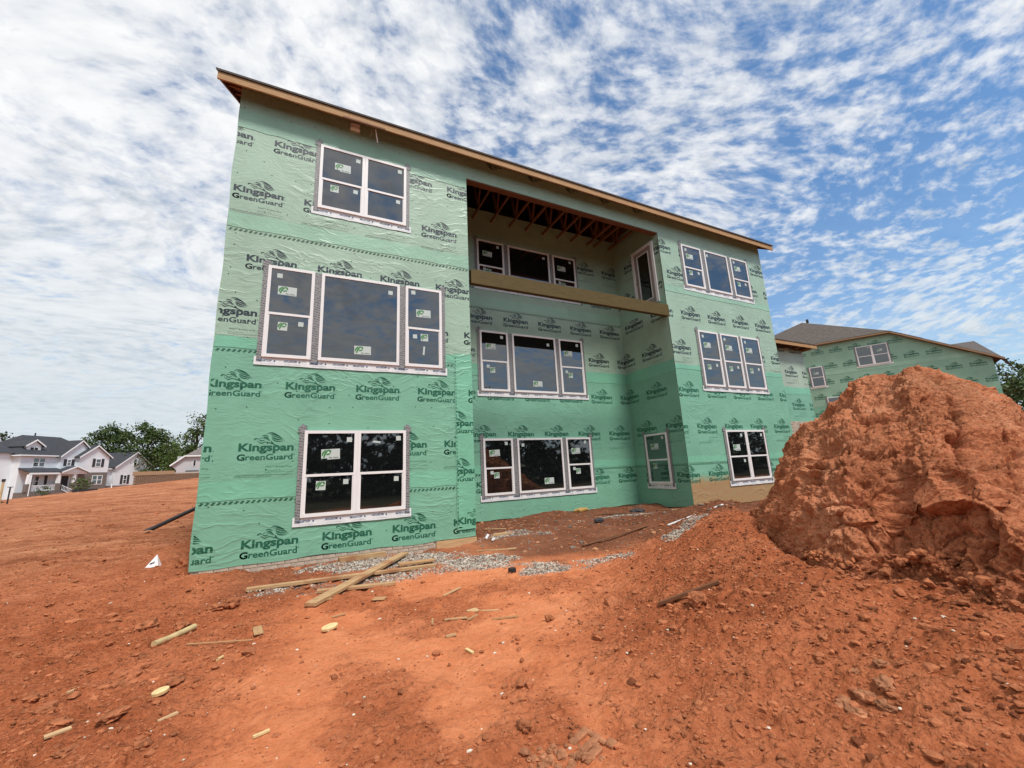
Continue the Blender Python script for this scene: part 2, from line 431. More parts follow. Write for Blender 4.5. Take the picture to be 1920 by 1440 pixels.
class MB:
    def __init__(s): s.V = []; s.F = []; s.mi = []
    def add(s, V, F, m=0):
        b = len(s.V); s.V += [tuple(v) for v in V]; s.F += [tuple(i+b for i in f) for f in F]; s.mi += [m]*len(F); return s
    def box(s, x0, x1, y0, y1, z0, z1, m=0):
        V = [(x, y, z) for x in (x0, x1) for y in (y0, y1) for z in (z0, z1)]
        return s.add(V, [(0,1,3,2), (4,6,7,5), (0,4,5,1), (2,3,7,6), (0,2,6,4), (1,5,7,3)], m)
    def bar(s, p, q, w, h, m=0, up=(0,0,1)):
        p = Vector(p); q = Vector(q); d = (q-p).normalized(); up = Vector(up)
        a = d.cross(up)
        if a.length < 1e-4: a = d.cross(Vector((1,0,0)))
        a.normalize(); b = a.cross(d).normalized(); a = a*w/2; b = b*h/2
        V = [p-a-b, p+a-b, p+a+b, p-a+b, q-a-b, q+a-b, q+a+b, q-a+b]
        return s.add(V, [(3,2,1,0), (4,5,6,7), (0,1,5,4), (1,2,6,5), (2,3,7,6), (3,0,4,7)], m)
    def tube(s, pts, rad, n=8, m=0):
        if not isinstance(rad, (list, tuple)): rad = [rad]*len(pts)
        P = [Vector(p) for p in pts]; V = []; F = []
        for i, p in enumerate(P):
            d = (P[min(i+1, len(P)-1)] - P[max(i-1, 0)]).normalized()
            a = d.cross(Vector((0,0,1)))
            if a.length < .05: a = d.cross(Vector((1,0,0)))
            a.normalize(); b = d.cross(a)
            for k in range(n):
                c = 2*math.pi*k/n; V.append(p + a*math.cos(c)*rad[i] + b*math.sin(c)*rad[i])
        for i in range(len(P)-1):
            for k in range(n):
                F.append((i*n+k, i*n+(k+1) % n, (i+1)*n+(k+1) % n, (i+1)*n+k))
        F.append(tuple(range(n))[::-1]); F.append(tuple((len(P)-1)*n+k for k in range(n)))
        return s.add(V, F, m)
    def poly(s, pts, m=0): return s.add(pts, [tuple(range(len(pts)))], m)
    def prism(s, pts, axis, a, b, m=0):
        """pts 2-D outline extruded along axis from a to b"""
        def mk(p, w):
            return (w, p[0], p[1]) if axis == 'x' else (p[0], w, p[1]) if axis == 'y' else (p[0], p[1], w)
        n = len(pts); V = [mk(p, a) for p in pts] + [mk(p, b) for p in pts]
        return s.add(V, [tuple(range(n))[::-1], tuple(range(n, 2*n))] + [(i, (i+1) % n, n+(i+1) % n, n+i) for i in range(n)], m)
    def mesh(s, name, mats, smooth=False): return mesh(name, s.V, s.F, mats, s.mi, smooth)
    def build(s, name, mats, parent=None, loc=(0,0,0), rot=(0,0,0), smooth=False, bevel=0):
        me = s.mesh(name, mats, smooth)
        bm = bmesh.new(); bm.from_mesh(me); bmesh.ops.recalc_face_normals(bm, faces=bm.faces)
        if bevel: bmesh.ops.bevel(bm, geom=list(bm.edges), offset=bevel, segments=1, affect='EDGES', clamp_overlap=True)
        bm.to_mesh(me); bm.free()
        return ob(name, me, parent, loc, rot)

# ------------------------------------------------------------------ noise for terrain
def _hash(ix, iy, iz, seed):
    h = (ix.astype(np.int64)*374761393 + iy.astype(np.int64)*668265263 + iz.astype(np.int64)*2147483647 + seed*974634777) & 0xffffffff
    h = ((h ^ (h >> 13))*1274126177) & 0xffffffff
    h = ((h ^ (h >> 16))*2246822519) & 0xffffffff
    return ((h ^ (h >> 15)) & 0xffffff).astype(np.float64)/0xffffff
def vnoise(x, y, z=None, seed=0):
    if z is None: z = np.zeros_like(x)
    x0, y0, z0 = np.floor(x), np.floor(y), np.floor(z); fx, fy, fz = x-x0, y-y0, z-z0
    fx = fx*fx*fx*(fx*(fx*6-15)+10); fy = fy*fy*fy*(fy*(fy*6-15)+10); fz = fz*fz*fz*(fz*(fz*6-15)+10)
    r = 0
    for dx in (0, 1):
        for dy in (0, 1):
            for dz in (0, 1):
                w = (fx if dx else 1-fx)*(fy if dy else 1-fy)*(fz if dz else 1-fz)
                r = r + w*_hash(x0+dx, y0+dy, z0+dz, seed)
    return r*2-1
def vnoise2(x, y, seed=0):
    x0, y0 = np.floor(x), np.floor(y); fx, fy = x-x0, y-y0; zz = np.zeros_like(x0)
    fx = fx*fx*fx*(fx*(fx*6-15)+10); fy = fy*fy*fy*(fy*(fy*6-15)+10)
    r = 0
    for dx in (0, 1):
        for dy in (0, 1):
            r = r + (fx if dx else 1-fx)*(fy if dy else 1-fy)*_hash(x0+dx, y0+dy, zz, seed)
    return r*2-1
def fbm2(x, y, f, o, seed=0, g=.5):
    r = 0; a = 1
    for i in range(o):
        c, s_ = math.cos(.6*i), math.sin(.6*i)
        r = r + a*vnoise2((x*c-y*s_)*f+17*i, (x*s_+y*c)*f-9*i, seed+i); f *= 2.03; a *= g
    return r
def fbm3(P, f, o, seed=0, g=.5, ridge=False):
    r = 0; a = 1
    for i in range(o):
        n = vnoise(P[:, 0]*f+11*i, P[:, 1]*f-7*i, P[:, 2]*f+3*i, seed+i)
        r = r + a*(1-2*np.abs(n) if ridge else n); f *= 2.07; a *= g
    return r
def sst(a, b, x):
    t = np.clip((x-a)/(b-a), 0, 1); return t*t*(3-2*t)

# ------------------------------------------------------------------ ground
D, XS, XR, WL = 2.24676, 11.88163, 17.42832, 5.04
FOOT = np.array([(10.3,-2.35,-.05),(9.92,-2.81,-.03),(7.75,-4.55,.04),(7.05,-5.23,.10),(6.30,-5.92,.20),(5.80,-6.48,.26),(5.62,-6.85,.28),(5.82,-7.10,.34),(5.84,-7.36,.38),(5.60,-7.60,.38),(5.45,-7.84,.34),(5.5,-8.5,.25),(6.3,-9.3,.1)])
def seg_dist(x, y, P):
    d = np.full(x.shape, 1e9)
    for a, b in zip(P[:-1], P[1:]):
        v = b[:2]-a[:2]; L = v@v
        t = np.clip(((x-a[0])*v[0]+(y-a[1])*v[1])/L, 0, 1)
        d = np.minimum(d, np.hypot(x-a[0]-t*v[0], y-a[1]-t*v[1]))
    return d
def inpoly(x, y, P):
    c = np.zeros(x.shape, bool); n = len(P)
    for i in range(n):
        x0, y0 = P[i][:2]; x1, y1 = P[(i+1) % n][:2]
        k = ((y0 > y) != (y1 > y)) & (x < (x1-x0)*(y-y0)/(y1-y0+1e-12)+x0); c ^= k
    return c
FP = np.vstack([FOOT, [(12.5,-9.5,0),(13.2,-6.,0),(12.2,-3.2,0)]])
def ground_base(x, y):
    d = np.hypot(x-CAM.x, y-CAM.y)
    z = np.full(np.shape(x), -.15, float)
    z = z + .13*sst(-3.0, -.3, y)*sst(4.4, 5.6, x)
    z = z - .05*sst(-1.2, -.2, y)*sst(2.2, 4.6, x)*(1-sst(4.9, 5.3, x))
    z = z + .08*sst(1.5, .0, x)*sst(-1.6, .2, y)
    zf = np.clip(1.267+.087*x+.034*y, -.4, 2.6)
    k = sst(9, 58, d)*sst(8, -4, x)
    z = z*(1-k)+zf*k
    fd = seg_dist(x, y, FOOT); ins = inpoly(x, y, FP)
    z = z + np.where(ins, .46, .46*np.exp(-(fd/1.15)**2))
    z = z + .10*np.exp(-(np.maximum(fd, 0)/2.6)**2)*np.where(ins, 0, 1)
    # berms of spoil along the recess wall and at the far left corner of the house
    z = z + .10*np.exp(-(((x-7.6)/1.3)**2+((y-1.75)/.45)**2)) + .12*np.exp(-(((x-10.9)/2.2)**2+((y-1.6)/.6)**2))
    z = z + .16*np.exp(-(((x+.75)/.55)**2+((y-2.9)/.5)**2))
    return z
def masks(x, y):
    n1 = fbm2(x, y, .8, 4, 40); n2 = fbm2(x, y, 2.2, 3, 50)
    fd = seg_dist(x, y, FOOT)
    loose = np.maximum(sst(.75, -.35, x-.55*(y+4.6)*.45+.7*n1*.6-1.0), sst(2.7, 1.3, fd+.6*n1))
    loose = np.maximum(loose, .75*sst(.15, .65, n1+.25*n2))
    brown = sst(-3.2, -2.2, y+.4*n1+.12*(x-6))*sst(4.4, 5.3, x)*sst(3.2, 2.0, y)*.95
    brown = np.maximum(brown, .55*sst(-2.4, -1.4, y+.4*n1)*sst(5.6, 4.6, x)*sst(.2, 1.2, x)*sst(.5, -.1, y))
    grav = np.zeros_like(x)
    for cx, cy, rx, ry, a, s in ((1.35,-1.55,.40,.28,.3,.40),(2.6,-.55,1.1,.42,.1,1.),(3.7,-.8,.7,.6,-.2,.9),(4.45,-1.85,.75,.42,-.6,1.),(5.15,-3.1,.55,.28,-.5,.95),(5.9,-3.25,.6,.18,-.3,.6),(7.6,-3.2,.50,.24,.5,1.),(8.6,-2.75,.45,.2,.2,.8),(5.7,-.4,.7,.35,-.3,.55),(9.6,.1,1.6,.35,-.1,.4),(3.0,-1.9,1.5,.35,-.1,.5)):
        c, s_ = math.cos(a), math.sin(a); u = ((x-cx)*c+(y-cy)*s_)/rx; v = (-(x-cx)*s_+(y-cy)*c)/ry
        grav = np.maximum(grav, s*sst(1.25, .45, np.hypot(u, v)+.55*n2))
    far = sst(7, 16, np.hypot(x-CAM.x, y-CAM.y))
    return loose, grav, brown, far
def ground_detail(x, y):
    loose, grav, brown, far = masks(x, y)
    near = sst(45, 6, np.hypot(x-CAM.x, y-CAM.y))
    r = fbm2(x, y, 1.1, 3, 3)*.022
    r = r + (fbm2(x, y, 4.5, 4, 11)*.020 + np.maximum(fbm2(x, y, 9.5, 3, 17, .6), 0)*.030)*(.24+.76*loose)*near
    r = r + fbm2(x, y, 16, 3, 23, .6)*.006*near
    r = r + (grav*np.maximum(fbm2(x, y, 22, 2, 31), 0)*.02)
    r = r + far*fbm2(x*.45+y*.25, y*.9-x*.35, .55, 5, 61, .55)*.085*sst(110, 30, np.hypot(x, y))
    # tyre track blocks pressed in clay at the bottom of the picture
    return r
def ground_z(x, y):
    x = np.atleast_1d(np.asarray(x, float)); y = np.atleast_1d(np.asarray(y, float))
    return ground_base(x, y)+ground_detail(x, y)
def gz(x, y): return float(ground_z(x, y)[0])
def axis(c, half, step, lo, hi, gr=1.035):
    a = [c]; s = step
    while a[-1] < hi:
        if a[-1]-c > half: s *= gr
        a.append(a[-1]+s)
    b = [c]; s = step
    while b[-1] > lo:
        if c-b[-1] > half: s *= gr
        b.append(b[-1]-s)
    return np.array(b[:0:-1]+a)
def build_ground():
    xs = axis(2.6, 3.2, .021, -420, 420, 1.022); ys = axis(-5.2, 2.4, .021, -260, 420, 1.022)
    X, Y = np.meshgrid(xs, ys); x = X.ravel(); y = Y.ravel()
    z = ground_z(x, y)
    nx, ny = len(xs), len(ys); i = np.arange(nx*ny).reshape(ny, nx)
    F = np.stack([i[:-1, :-1], i[:-1, 1:], i[1:, 1:], i[1:, :-1]], -1).reshape(-1, 4)
    me = npmesh('ground', np.stack([x, y, z], 1), F, M['clay'], True)
    lo, gr, br, far = masks(x, y)
    a = me.color_attributes.new('soil', 'FLOAT_COLOR', 'POINT')
    a.data.foreach_set('color', np.stack([lo, gr, br, np.ones_like(lo)], 1).astype(np.float32).ravel())
    a = me.color_attributes.new('soil2', 'FLOAT_COLOR', 'POINT')
    a.data.foreach_set('color', np.stack([far, sst(-11.5, -15, y+1.5*fbm2(x, y, .3, 2, 77)), lo*0, np.ones_like(lo)], 1).astype(np.float32).ravel())
    ob('ground', me, kind='structure')
build_ground()

# ------------------------------------------------------------------ dirt mound
def build_mound():
    # stations along the crest, from the toe by the house round to the far right; foot, ledge and crest of each cross-section
    K = np.array([(10.9,-2.7,.0),(9.67,-3.0,.12),(9.60,-3.6,.52),(9.59,-3.96,1.06),(9.65,-4.25,1.52),(9.74,-4.84,2.04),(9.73,-5.30,2.33),(9.69,-5.72,2.55),(9.63,-6.13,2.53),(9.58,-6.32,2.52),(9.56,-6.58,2.40),(9.52,-6.81,2.22),(9.45,-6.97,2.01),(9.39,-7.16,1.78),(9.24,-7.41,1.2),(9.3,-8.2,.7),(9.4,-9.3,.1)])
    Fk = [0, .35, 1.6, 2.6, 3.3, 4.15, 5.0, 5.6, 6.6, 7.2, 8.0, 8.7, 9.3, 10.0, 10.8, 11.4, 12.]
    Fp = np.array([[np.interp(k, range(len(FOOT)), FOOT[:, j]) for j in range(3)] for k in Fk])
    S, T = 560, 420
    ks = np.linspace(0, len(K)-1, S)
    def cr(P, k):
        i = np.clip(k.astype(int), 0, len(P)-2); t = (k-i)[:, None]
        p0 = P[np.maximum(i-1, 0)]; p1 = P[i]; p2 = P[i+1]; p3 = P[np.minimum(i+2, len(P)-1)]
        return .5*((2*p1)+(-p0+p2)*t+(2*p0-5*p1+4*p2-p3)*t*t+(-p0+3*p1-3*p2+p3)*t**3)
    k = cr(K, ks); f = cr(Fp, ks)
    # profile: undercut bank, a broken ledge, then a rounded back up to the crest
    pw_ = np.array([0, .10, .135, .17, .205, .235, .26, .30, .37, .46, .55, .65, .76, .87, 1.0])
    tt_ = np.array([-.12, 0, .055, .095, .10, .075, .055, .085, .16, .27, .40, .56, .76, 1.0, 1.75])
    zt_ = np.array([-.2, 0, .03, .09, .16, .205, .245, .30, .385, .50, .62, .77, .91, 1.0, -.1])
    tt2 = np.array([-.12, 0, .02, .04, .06, .075, .09, .11, .17, .27, .40, .56, .76, 1.0, 1.75])
    zt2 = np.array([-.2, 0, .07, .14, .20, .25, .29, .34, .43, .54, .65, .79, .92, 1.0, -.1])
    wv_ = np.linspace(0, 1, T)
    ta, za, tb, zb = (np.interp(wv_, pw_, q) for q in (tt_, zt_, tt2, zt2))
    sxx = np.linspace(0, 1, S); led = .34*sst(.26, .36, sxx)*sst(.86, .74, sxx)
    led = led*(.75+.25*np.sin(sxx*60)*np.sin(sxx*23))
    lift = 1+.55*sst(.50, .66, sxx)*sst(.9, .7, sxx)-.25*np.exp(-((sxx-.53)/.03)**2)
    P = np.zeros((S, T, 3)); v = np.interp(wv_, pw_, tt2)
    for j in range(T):
        t = ta[j]*led+tb[j]*(1-led); g = za[j]*led+zb[j]*(1-led)
        if 0 < wv_[j] < .87: g = g**(1/lift) if False else g*(1+(lift-1)*np.exp(-((wv_[j]-.25)/.10)**2))
        P[:, j, :2] = f[:, :2]+(k[:, :2]-f[:, :2])*t[:, None]
        P[:, j, 2] = f[:, 2]*np.where(t < 1, 1, np.maximum(0, 1-(t-1)*1.3)) + (k[:, 2]-f[:, 2])*g
    for _ in range(3): P[:, 1:-1] = (P[:, :-2]+2*P[:, 1:-1]+P[:, 2:])/4
    # a spur of clods runs down the front and splits the light face from the one turned away
    sx = np.linspace(0, 1, S)[:, None]; vv = v[None, :]
    spur = np.exp(-((sx-.595-.03*np.sin(vv*7))/.05)**2)*np.exp(-((vv-.42)/.34)**2)
    P[:, :, 2] += .16*spur
    hollow = np.exp(-((sx-.74)/.085)**2)*np.exp(-((vv-.42)/.30)**2)
    P[:, :, 2] -= .05*hollow
    P[:, :, 0] += .05*hollow
    lim = np.hypot(P[:, :, 0]-CAM.x, P[:, :, 1]-CAM.y)
    du = np.gradient(P, axis=0); dv = np.gradient(P, axis=1)
    N = np.cross(du, dv); N /= np.linalg.norm(N, axis=2, keepdims=True)+1e-9
    if N[S//2, T//3] @ np.array([-.5, -.3, .8]) < 0: N = -N
    Q = P.reshape(-1, 3).copy(); Nn = N.reshape(-1, 3)
    edge = (sst(0, .06, sx)*sst(1, .95, sx)*np.ones_like(vv)).ravel()
    h = fbm3(Q, .8, 3, 5)*.10 + fbm3(Q, 2.0, 3, 9, .5, True)*.035 + fbm3(Q, 5.0, 3, 13, .5)*.026 + fbm3(Q, 20, 3, 19, .65)*.014
    h += np.maximum(fbm3(Q, 9, 2, 29), 0)*.022 + fbm3(Q, 30, 2, 37, .6, True)*.010 - np.maximum(fbm3(Q, 7, 2, 57)-.35, 0)*.07
    # broken planes: cells of the clay heap stand at slightly different depths
    cw = Q + .25*np.stack([fbm3(Q+9, 1.2, 2, 41), fbm3(Q-5, 1.2, 2, 43), fbm3(Q+3, 1.2, 2, 45)], 1)
    rr = np.random.default_rng(3); cen = Q[rr.integers(0, len(Q), 260)]+rr.normal(0, .1, (260, 3)); amp = rr.uniform(-.028, .028, 260); tl = rr.normal(0, .13, (260, 3))
    best = np.full(len(Q), 1e9); sec = np.full(len(Q), 1e9); hv = np.zeros(len(Q))
    for c_, a_, tv in zip(cen, amp, tl):
        dv_ = cw-c_; d_ = np.einsum('ij,ij->i', dv_, dv_); near_ = d_ < best
        sec = np.where(near_, best, np.minimum(sec, d_)); hv = np.where(near_, a_+dv_@tv, hv); best = np.where(near_, d_, best)
    e_ = np.sqrt(sec)-np.sqrt(best)
    h += np.clip(hv, -.06, .06)*sst(0, .16, e_) - .035*np.exp(-(e_/.018)**2)*(fbm3(Q, 1.5, 2, 71) > .05)
    h -= .065
    # cracks: long dark fissures running down the bank
    for s0, v0, s1, v1, w, dep, sd in ((.655,.62,.700,.30,.010,.20,1),(.700,.30,.705,.10,.009,.16,2),(.705,.10,.72,.02,.007,.08,3),(.345,.36,.352,.16,.007,.10,4),(.47,.98,.49,.72,.006,.07,6),(.55,.95,.53,.70,.006,.06,7),(.78,.6,.80,.30,.007,.07,8),(.36,.30,.47,.25,.007,.07,9),(.47,.25,.56,.21,.007,.08,10),(.40,.62,.48,.60,.006,.05,11),(.235,.5,.25,.25,.007,.08,12),(.56,.80,.60,.62,.006,.06,13)):
        u = ((sx-s0)*(s1-s0)+(vv-v0)*(v1-v0))/((s1-s0)**2+(v1-v0)**2); u = np.clip(u, 0, 1)
        wob = .010*np.sin(u*19+sd)+.006*np.sin(u*47+sd*2)
        dd = np.hypot((sx-s0-u*(s1-s0)-wob), (vv-v0-u*(v1-v0))*.55)
        h -= (dep*1.6*np.exp(-(dd/(w*1.1))**2)*np.sin(np.pi*np.clip(u*.86+.07, 0, 1))**.5).ravel()
    Q = Q + Nn*(h*edge)[:, None]
    i = np.arange(S*T).reshape(S, T)
    F = np.stack([i[:-1, :-1], i[1:, :-1], i[1:, 1:], i[:-1, 1:]], -1).reshape(-1, 4)
    o0 = np.array([8.4, -5.6, 0])
    me = npmesh('dirt_mound', Q-o0, F, M['clay_mound'], True)
    bm = bmesh.new(); bm.from_mesh(me); bmesh.ops.recalc_face_normals(bm, faces=bm.faces); bm.to_mesh(me); bm.free()
    o = ob('dirt_mound', me, loc=tuple(o0))
    tag(o, 'tall heap of cracked red clay standing in front of the house at right', 'dirt mound')
    return Q.reshape(S, T, 3)
MQ = build_mound()

# ------------------------------------------------------------------ lettering
_tc = {}
def text(body, width=None, cap=None, off=0.0, res=3):
    key = (body, off, res)
    if key not in _tc:
        cu = bpy.data.curves.new('t', 'FONT'); cu.body = body; cu.size = 1; cu.offset = off; cu.resolution_u = res
        o = bpy.data.objects.new('t', cu); col.objects.link(o)
        me = bpy.data.meshes.new_from_object(o)
        V = np.array([v.co[:2] for v in me.vertices]); F = [tuple(p.vertices) for p in me.polygons]
        bpy.data.objects.remove(o); bpy.data.curves.remove(cu); bpy.data.meshes.remove(me)
        _tc[key] = (V, F)
    V, F = _tc[key]; V = V.copy(); V[:, 0] -= V[:, 0].min()
    if width: V[:, 0] *= width/V[:, 0].max()
    capu = .73
    if cap: V[:, 1] *= cap/capu
    return V, F
def stroke(pts, ws, n=6):
    """tapered ribbon along a smooth line, 2-D"""
    P = np.array(pts, float); W = np.array(ws, float); k = np.linspace(0, len(P)-1, (len(P)-1)*n+1)
    i = np.clip(k.astype(int), 0, len(P)-2); t = (k-i)[:, None]
    p0 = P[np.maximum(i-1, 0)]; p1 = P[i]; p2 = P[i+1]; p3 = P[np.minimum(i+2, len(P)-1)]
    C = .5*((2*p1)+(-p0+p2)*t+(2*p0-5*p1+4*p2-p3)*t*t+(-p0+3*p1-3*p2+p3)*t**3)
    w = np.interp(k, range(len(W)), W)
    T = np.gradient(C, axis=0); T /= np.linalg.norm(T, axis=1, keepdims=True)+1e-9
    Nn = np.stack([-T[:, 1], T[:, 0]], 1)
    V = np.vstack([C+Nn*w[:, None]/2, C-Nn*w[:, None]/2]); m = len(C)
    return V, [(j, j+1, m+j+1, m+j) for j in range(m-1)]
class Flat:
    """2-D shapes in a wall's plane (x right, z up)"""
    def __init__(s): s.V = []; s.F = []
    def add(s, VF, dx=0, dz=0, sx=1, sz=1):
        V, F = VF; b = len(s.V)
        s.V += [(v[0]*sx+dx, v[1]*sz+dz) for v in V]; s.F += [tuple(i+b for i in f) for f in F]; return s
    def rect(s, x0, x1, z0, z1): return s.add(([(x0,z0),(x1,z0),(x1,z1),(x0,z1)], [(0,1,2,3)]))
    def poly(s, pts): return s.add((pts, [tuple(range(len(pts)))]))
def lion():
    f = Flat()
    S = [([(925,188),(1000,160),(1080,166),(1170,208),(1262,252)], [6,24,30,26,3]),
         ([(1010,205),(1100,208),(1210,240),(1335,332)], [6,26,30,3]),
         ([(1050,238),(1150,268),(1250,312),(1352,342)], [5,26,26,3]),
         ([(1058,268),(1130,325),(1220,358),(1395,380)], [6,36,32,2]),
         ([(1062,310),(1120,382),(1210,414),(1345,421)], [5,28,28,3]),
         ([(818,262),(850,232),(920,238),(990,285)], [10,22,20,4]),
         ([(850,282),(905,300),(960,335),(1030,395)], [26,34,26,6]),
         ([(905,262),(950,300),(985,350)], [4,14,4]),
         ([(622,372),(640,335),(690,330),(735,345)], [22,34,22,8]),
         ([(735,345),(790,312),(850,318),(910,345),(1000,395)], [8,14,10,8,6]),
         ([(690,385),(755,440),(805,466),(880,432),(960,440),(1050,470),(1112,497)], [6,16,24,20,20,24,6]),
         ([(742,360),(790,392),(845,385),(885,372)], [8,26,22,4]),
         ([(1050,405),(1072,440),(1110,470)], [22,30,6]),
         ([(1050,455),(1110,488),(1190,522),(1270,540)], [10,26,18,3])]
    for p, w in S:
        V, F = stroke([((x-245)/1590, (685-y)/1590) for x, y in p], [q*1.18/1590 for q in w]); f.add((V, F))
    return f
def logo_flat(parts='full'):
    f = Flat()
    if parts in ('full', 'brand'):
        f.add(text('Kingspan', .885, .142, .036)); f.add(text('.', .012, .12, 0), .905, 0)
        f.add(text('GreenGuard', .885, .108, .022), -.012, -.165)
        f.add(text('G', .125, .112, .035), -.014, -.167)
        f.add(text('®', .022, .03, 0), .885, -.09)
    L = lion(); f.add((L.V, L.F))
    if parts == 'full':
        f.add(text('MAX™ Building Wrap', .42, .026, 0, 1), .45, -.305)
        f.add(text('Commercial Grade', .25, .014, 0, 1), .44, -.362)
        f.add(text('Air and water resistive barrier', .47, .014, 0, 1), .44, -.395)
        f.rect(-.03, .90, -.444, -.440); f.add(text('www. building wrap  technical support', .55, .013, 0, 1), .0, -.432); f.rect(-.03, .55, -.47, -.466)
    return f
LOGO = {p: logo_flat(p) for p in ('full', 'brand', 'lion')}
_lm = {}
def flat_mesh(name, f, mat, y=0):
    return mesh(name, [(x, y, z) for x, z in f.V], f.F, mat)
def clip(me, planes):
    bm = bmesh.new(); bm.from_mesh(me)
    for co, no in planes:
        bmesh.ops.bisect_plane(bm, geom=list(bm.verts)+list(bm.edges)+list(bm.faces), plane_co=co, plane_no=no, clear_outer=True)
    n = len(bm.faces); bm.to_mesh(me); bm.free(); return n
def logo(parent, ox, oz, u0, u1, mat='ink_navy', part='full', flip=False, z0=None, z1=None, y=-.0025, sc_=1.0):
    """print placed in the wall's local plane; cut where the sheet ends"""
    ext = (ox-.05, ox+.95, oz-.5, oz+.36) if not flip else (ox-.95, ox+.05, oz-.36, oz+.5)
    cut = ext[0] < u0 or ext[1] > u1 or (z0 is not None and ext[2] < z0) or (z1 is not None and ext[3] > z1)
    key = (part, mat)
    if key not in _lm: _lm[key] = flat_mesh('logo_print', LOGO[part], M[mat])
    me = _lm[key]
    ang = random.uniform(-.006, .006)
    if cut:
        me = me.copy(); s = -1 if flip else 1
        pl = []
        for lo, hi, o_, ax in ((u0, u1, ox, 0), (z0, z1, oz, 2)):
            for b, sg in ((lo, -1), (hi, 1)):
                if b is None: continue
                co = [0, 0, 0]; co[ax] = (b-o_)*s; no = [0, 0, 0]; no[ax] = sg*s; pl.append((tuple(co), tuple(no)))
        if clip(me, pl) == 0: return
        ang = 0
    return ob('logo_print', me, parent, (ox, y, oz), (0, math.pi if flip else ang, 0))

# ------------------------------------------------------------------ windows
def sticker_meshes():
    mats = [M['paper'], M['logo_green'], M['black']]
    def mk(w, h, logo_s, txt, notch=False):
        mb = MB()
        if notch: pts = [(0,0,h*.12),(w*.32,0,h*.12),(w*.32,0,0),(w,0,0),(w,0,h*.40),(w*1.0,0,h),(0,0,h)]
        else: pts = [(0,0,0),(w,0,0),(w,0,h),(0,0,h)]
        mb.poly(pts, 0)
        s = logo_s; ox, oz = w*.05, h-s-h*.04
        for p, ws in (([(.03,.28),(.10,.62),(.42,.98)], [.10,.20,.10]), ([(.16,.05),(.36,.60),(.68,.97)], [.12,.22,.12]), ([(.72,.93),(.86,.80),(.92,.62)], [.16,.22,.12]), ([(.46,.42),(.62,.44),(.88,.50)], [.17,.18,.14])):
            V, F = stroke(p, ws, 4); mb.add([(ox+a*s, -.0012, oz+b*s) for a, b in V], F, 1)
        if txt:
            V, F = text('Ply Gem', w*.50, h*.13, .02, 2); mb.add([(w*.42+a, -.0012, h*.10+b) for a, b in V], F, 2)
        return mb.mesh('sticker', mats)
    d = {'A': mk(.335, .185, .165, True), 'N': mk(.335, .20, .165, True, True), 'B': mk(.17, .17, .15, False)}
    V, F = text('Ply Gem', .09, .022, 0, 2)
    d['S'] = MB().poly([(0,0,0),(.095,0,0),(.095,0,.095),(0,0,.095)]).mesh('sticker', mats)
    d['T'] = MB().poly([(0,0,0),(.16,0,-.02),(.165,0,.015),(.03,0,.035)]).mesh('sticker', mats)
    d['V'] = MB().poly([(0,0,0),(.04,0,0),(.055,0,.2),(.015,0,.2)]).mesh('sticker', mats)
    return d
ST = sticker_meshes()
def window(house, mat4, w, h, kind, rail=.47, stick=(), tall=.032):
    """vinyl window standing proud of the wrap; local x along wall, y into the wall, z up"""
    fw = .058; y0 = -tall
    mb = MB()
    cells = [(0, w)] if kind != 'twin' else [(0, w/2-.004), (w/2+.004, w)]
    panes = []
    for a, b in cells:
        mb.box(a, a+fw, y0, 0, 0, h); mb.box(b-fw, b, y0, 0, 0, h)
        mb.box(a+fw, b-fw, y0, 0, h-fw, h); mb.box(a+fw, b-fw, y0-.006, 0, 0, fw*1.1)
        if kind == 'fixed': panes.append((a+fw, b-fw, fw*1.1, h-fw, -.012))
        else:
            rz = h*rail
            mb.box(a+fw, b-fw, y0+.004, 0, rz-.024, rz+.024)
            # the lower sash sits a step deeper and has its own stiles
            mb.box(a+fw, a+fw+.02, -.020, 0, fw*1.1, rz-.024); mb.box(b-fw-.02, b-fw, -.020, 0, fw*1.1, rz-.024)
            panes.append((a+fw, b-fw, rz+.024, h-fw, -.014)); panes.append((a+fw+.02, b-fw-.02, fw*1.1, rz-.024, -.006))
    if kind == 'twin': mb.box(w/2-.004, w/2+.004, y0+.010, 0, 0, h)
    o = mb.build('window', [M['vinyl']], house); o.matrix_local = mat4
    for i, (a, b, c, d, y) in enumerate(panes):
        q = MB().box(0, b-a, 0, .004, 0, d-c).build('pane', [M['glass']], o, (a, y, c))
    for i, t, fx, fz in stick:
        a, b, c, d, y = panes[i]
        s = ob('sticker', ST[t], o, (a+(b-a)*fx, y-.0016, c+(d-c)*fz), (0, random.uniform(-.05, .05), 0))
    return o
HUNG = [(0,'A',.18,.42),(0,'S',.14,.80),(1,'B',.22,.62),(1,'S',.74,.76)]
HUNG2 = [(0,'A',.16,.40),(0,'S',.76,.82),(1,'B',.30,.60),(1,'S',.16,.78)]
def moist(o, L, hgt, n):
    for i in range(n):
        V, F = text('MOISTOP', .22, .036, .025, 2); x = (i+.25+random.uniform(-.08, .08))*L/n
        if i % 2: F = [f[::-1] for f in F]; P = [(x+.22-a, -.0095, hgt*.52-b*1.0+.03) for a, b in V]
        else: P = [(x+a, -.0095, hgt*.45+b) for a, b in V]
        mb = MB().add(P, F)
        mb.tube([(x+.27, -.0095, hgt*.55), (x+.27, -.0096, hgt*.55)], .016, 8)
        V2, F2 = text('self adhered flashing', .26, .010, 0, 1); mb.add([(x+.02+a, -.0095, hgt*.16+b) for a, b in V2], F2)
        mb.build('lettering', [M['ink_blue']], o)
